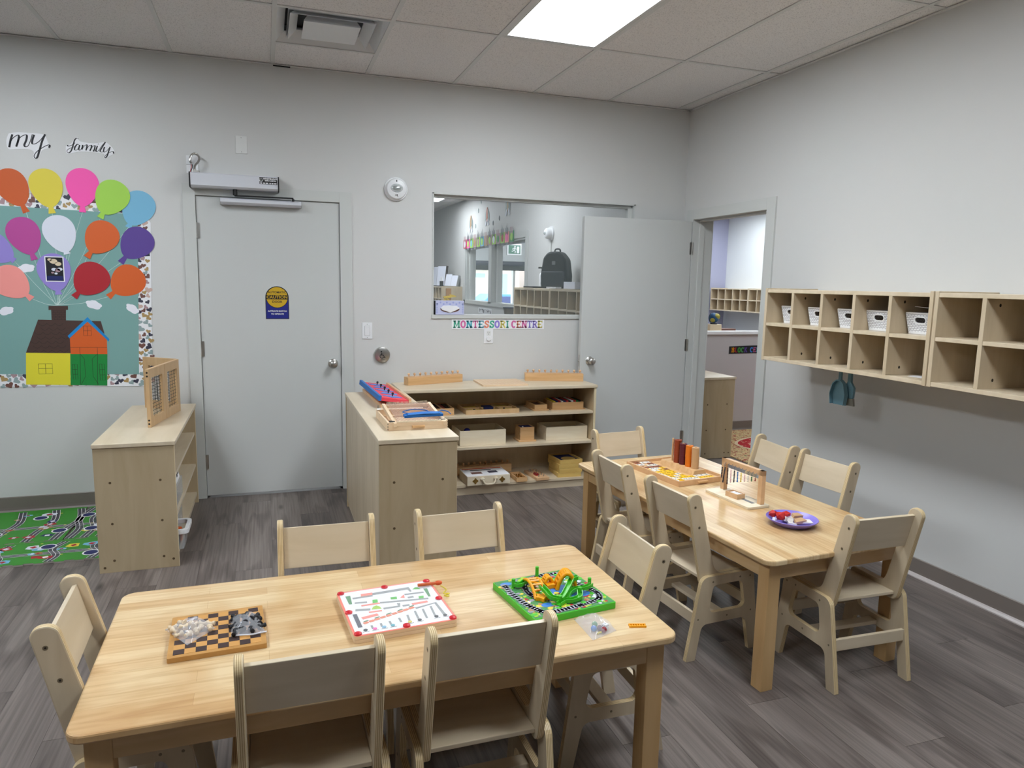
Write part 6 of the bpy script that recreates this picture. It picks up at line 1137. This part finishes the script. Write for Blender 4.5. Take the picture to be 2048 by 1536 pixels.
# outer window and street
x0, x1, z0, z1 = EXT; q = MB()
for a, b, c_, e in ((x0, x0+.05, z0, z1), (x1-.05, x1, z0, z1), (x0, x1, z1-.05, z1), (x0, x1, z0, z0+.05), (1.95, 2.0, z0, z1)): q.box(a, b, YB-.02, YB+.12, c_, e)
w3 = struct(q.build('window_3', 'trim_paint')); MB().box(x0+.05, x1-.05, YB+.06, YB+.066, z0+.05, z1-.05).build('pane', 'window_glass', w3)
t = thing('roller_blind', 'dark rolled blind at the top of the street window', 'blind', ((x0+x1)/2, YB-.06, z1-.06)); MB().cyl((-1.3, 0, 0), (1.3, 0, 0), .05, n=14).build('roll', 'h3', t, smooth=50); MB().box(-1.3, 1.3, -.004, .004, -.15, 0).build('blind_cloth', 'dark', t)
struct(MB().box(-20, 40, YB+.3, 60, -.35, -.25).build('street_ground', 'grass')); struct(MB().box(-20, 40, YB+6, YB+13, -.26, -.24).build('street_road', 'asphalt'))
def house(x, y, w, h, lab):
    t = thing('house', lab, 'house', (x, y, -.25), 0, 'houses across the street'); MB().box(-w/2, w/2, 0, 6, 0, h).build('wall', 'house_brick', t); MB().prism([(-w/2-.3, h), (w/2+.3, h), (0, h+w*.3)], -.3, 6.3, 'y').build('roof', 'house_roof', t)
    for a in (-w*.3, w*.08, w*.3): MB().box(a-.4, a+.4, -.05, .02, h*.5, h*.5+.9).build('window', 'h2', t); 
    MB().box(-.9, .9, -.06, .02, 0, 2.0).build('garage_door', 'p_white', t); MB().prism([(-1, h-.1), (1, h-.1), (0, h+.9)], -.5, .5, 'y').build('dormer', 'p_white', t)
house(5.6, 27, 5, 2.6, 'pale brick house seen through the left far window'); house(12.5, 28, 6, 2.8, 'pale brick house farther right across the street'); house(-2, 27, 6, 2.7, 'pale brick house farther left across the street')
t = thing('car', 'small blue car parked across the street', 'car', (5.6, 21.2, -.245)); MB().prism(rpoly([(-1.9, .3), (1.9, .3), (1.9, .75), (1.1, .85), (.6, 1.35), (-.9, 1.35), (-1.5, .85), (-1.9, .8)], .12), -.8, .8, 'y').build('body', 'toy_blue', t); MB().prism([(-1.3, .88), (.95, .88), (.55, 1.27), (-.85, 1.27)], -.81, .81, 'y').build('glazing', 'navy', t)
for x in (-1.2, 1.2):
    for y in (-.75, .75): MB().cyl((x, y-.1, .32), (x, y+.1, .32), .32, n=18).build('wheel', 'black', t)
# ================================================================ ROOM THROUGH THE OPEN DOOR
struct(MB().box(.9, XR, 1.14, 1.23, 0, 1.026).build('half_wall', 'half_wall_paint')); struct(MB().box(.86, XR, 1.122, 1.248, 1.026, 1.060).build('trim_4', 'white_plastic', bevel=.003))
struct(MB().prism([(1.14-u, z) for u, z in cove(0, 0)], .9, XR, 'x').build('baseboard_beyond', 'baseboard_vinyl'))
t = thing('centre_sign', 'black sign strip with coloured letters on the half wall through the doorway', 'sign', (1.33, 1.139, .863)); MB().prism([(0, -.04), (.3, -.036), (.62, -.043), (.9, -.038), (.9, .042), (.3, .046), (0, .038)], -.0015, .0005, 'y').build('strip', 'ink', t); x = .03
for ch_, m in zip('BLOCK CENTRE', ('toy_orange', 'p_red', 'mat_green', 'print_green', 'p_purple', None, 'toy_blue', 'lt1', 'lt2', 'p_orange', 'p_lime', 'p_sky')):
    if m is None: x += .03; continue
    x += letter(ch_, x, -.026, .052, m, t, y=-.0018, st=.0125, sx=.76)+.004
shelf_unit('low_shelf', 'birch shelf standing just beyond the open doorway', 1.0, .34, .73, [.5, .27, .06], (.322, .10, 0), PI/2, back=True)  # top board is birch ply like the shelf boards
q = bpy.data.objects[-1] if False else None
# rug
def rugmat():
    m = mat('rug_field', (196, 164, 118), .95); n, l, b = nt(m); tc_ = n.new('ShaderNodeTexCoord'); nz = n.new('ShaderNodeTexNoise'); nz.inputs['Scale'].default_value = 26; nz.inputs['Detail'].default_value = 3; nz.inputs['Distortion'].default_value = 2; l.new(tc_.outputs['Object'], nz.inputs[0])
    r = ramp(n, [(.38, (150, 40, 40)), (.44, (206, 178, 128)), (.56, (220, 196, 150)), (.62, (100, 96, 60))]); r.color_ramp.interpolation = 'CONSTANT'; l.new(nz.outputs['Fac'], r.inputs[0]); l.new(r.outputs[0], b.inputs['Base Color'])
    m = mat('rug_medallion', (172, 24, 34), .95); n, l, b = nt(m); tc_ = n.new('ShaderNodeTexCoord'); nz = n.new('ShaderNodeTexNoise'); nz.inputs['Scale'].default_value = 18; nz.inputs['Detail'].default_value = 2; nz.inputs['Distortion'].default_value = 1.5; l.new(tc_.outputs['Object'], nz.inputs[0])
    r = ramp(n, [(.5, (176, 24, 34)), (.6, (222, 178, 150))]); r.color_ramp.interpolation = 'CONSTANT'; l.new(nz.outputs['Fac'], r.inputs[0]); l.new(r.outputs[0], b.inputs['Base Color'])
rugmat()
t = thing('rug', 'red and tan oriental rug on the floor beyond the open doorway', 'rug', (1.5, .1, -.0035)); MB().box(-.82, 1.6, -1.7, 1.02, 0, .01).build('rug_field', 'rug_field', t); MB().prism(circ(.15, .33, .62, 40, .34), .01, .0115, 'z').build('medallion', 'rug_medallion', t); MB().prism([circ(.15, .33, .65, 40, .37), circ(.15, .33, .62, 40, .34)], .01, .0112, 'z').build('medallion_border', 'rug_cream', t)
# far cubbies, globe and counter
r2 = dup(r1, (5.419, 6.98, .04), label='birch wall cubby far away through the doorway, left of its twin'); dup(r1, (5.419, 5.805, .04), label='birch wall cubby far away through the doorway, cut off by the door frame')
t = thing('cabinet', 'low cabinet under the globe beyond the half wall', 'cabinet', (2.3, 2.85, 0)); MB().box(-.3, .8, 0, .4, 0, .9).build('cabinet_body', 'ply', t, bevel=.003); MB().box(-.31, .81, -.015, .41, .9, .92).build('cabinet_top', 'ply_h', t)
o = MB().box(-.09, .09, -.09, .09, 0, .104).build('wooden_box', 'box_cream', None, (2.398, 3.02, .9205), bevel=.003); tag(o, 'cream wooden box under the globe beyond the half wall', 'box')
o = MB().box(-.12, .10, -.08, .08, 0, .045).build('brown_box', 'h0', None, (2.62, 3.02, .9205), bevel=.003); tag(o, 'low brown box beside the globe', 'box')
t = thing('globe', 'small blue and yellow globe on a box beyond the half wall', 'globe', (2.405, 3.0, 1.0255)); q = MB(); q.ball((0, 0, .082), .068, 16); g_ = q.build('ball', 'globe_blue', t, smooth=60); q = MB(); q.ball((.018, -.018, .1), .056, 12, (1, 1, .8)); q.ball((-.03, -.025, .06), .036, 10); q.ball((.0, -.005, .135), .016, 8); q.build('land', 'globe_land', g_, smooth=60)
q = MB().cyl((0, 0, 0), (0, 0, .01), .045, n=18); q.tube([(-.078*math.cos(a), 0, .082-.078*math.sin(a)) for a in [math.radians(-50+14*i) for i in range(12)]], .004, 6); q.build('stand', 'dark', t)
# anything that has a kind/label but sits under a parent keeps no category
for o in bpy.data.objects:
    if o.parent is not None and 'category' in o: del o['category']
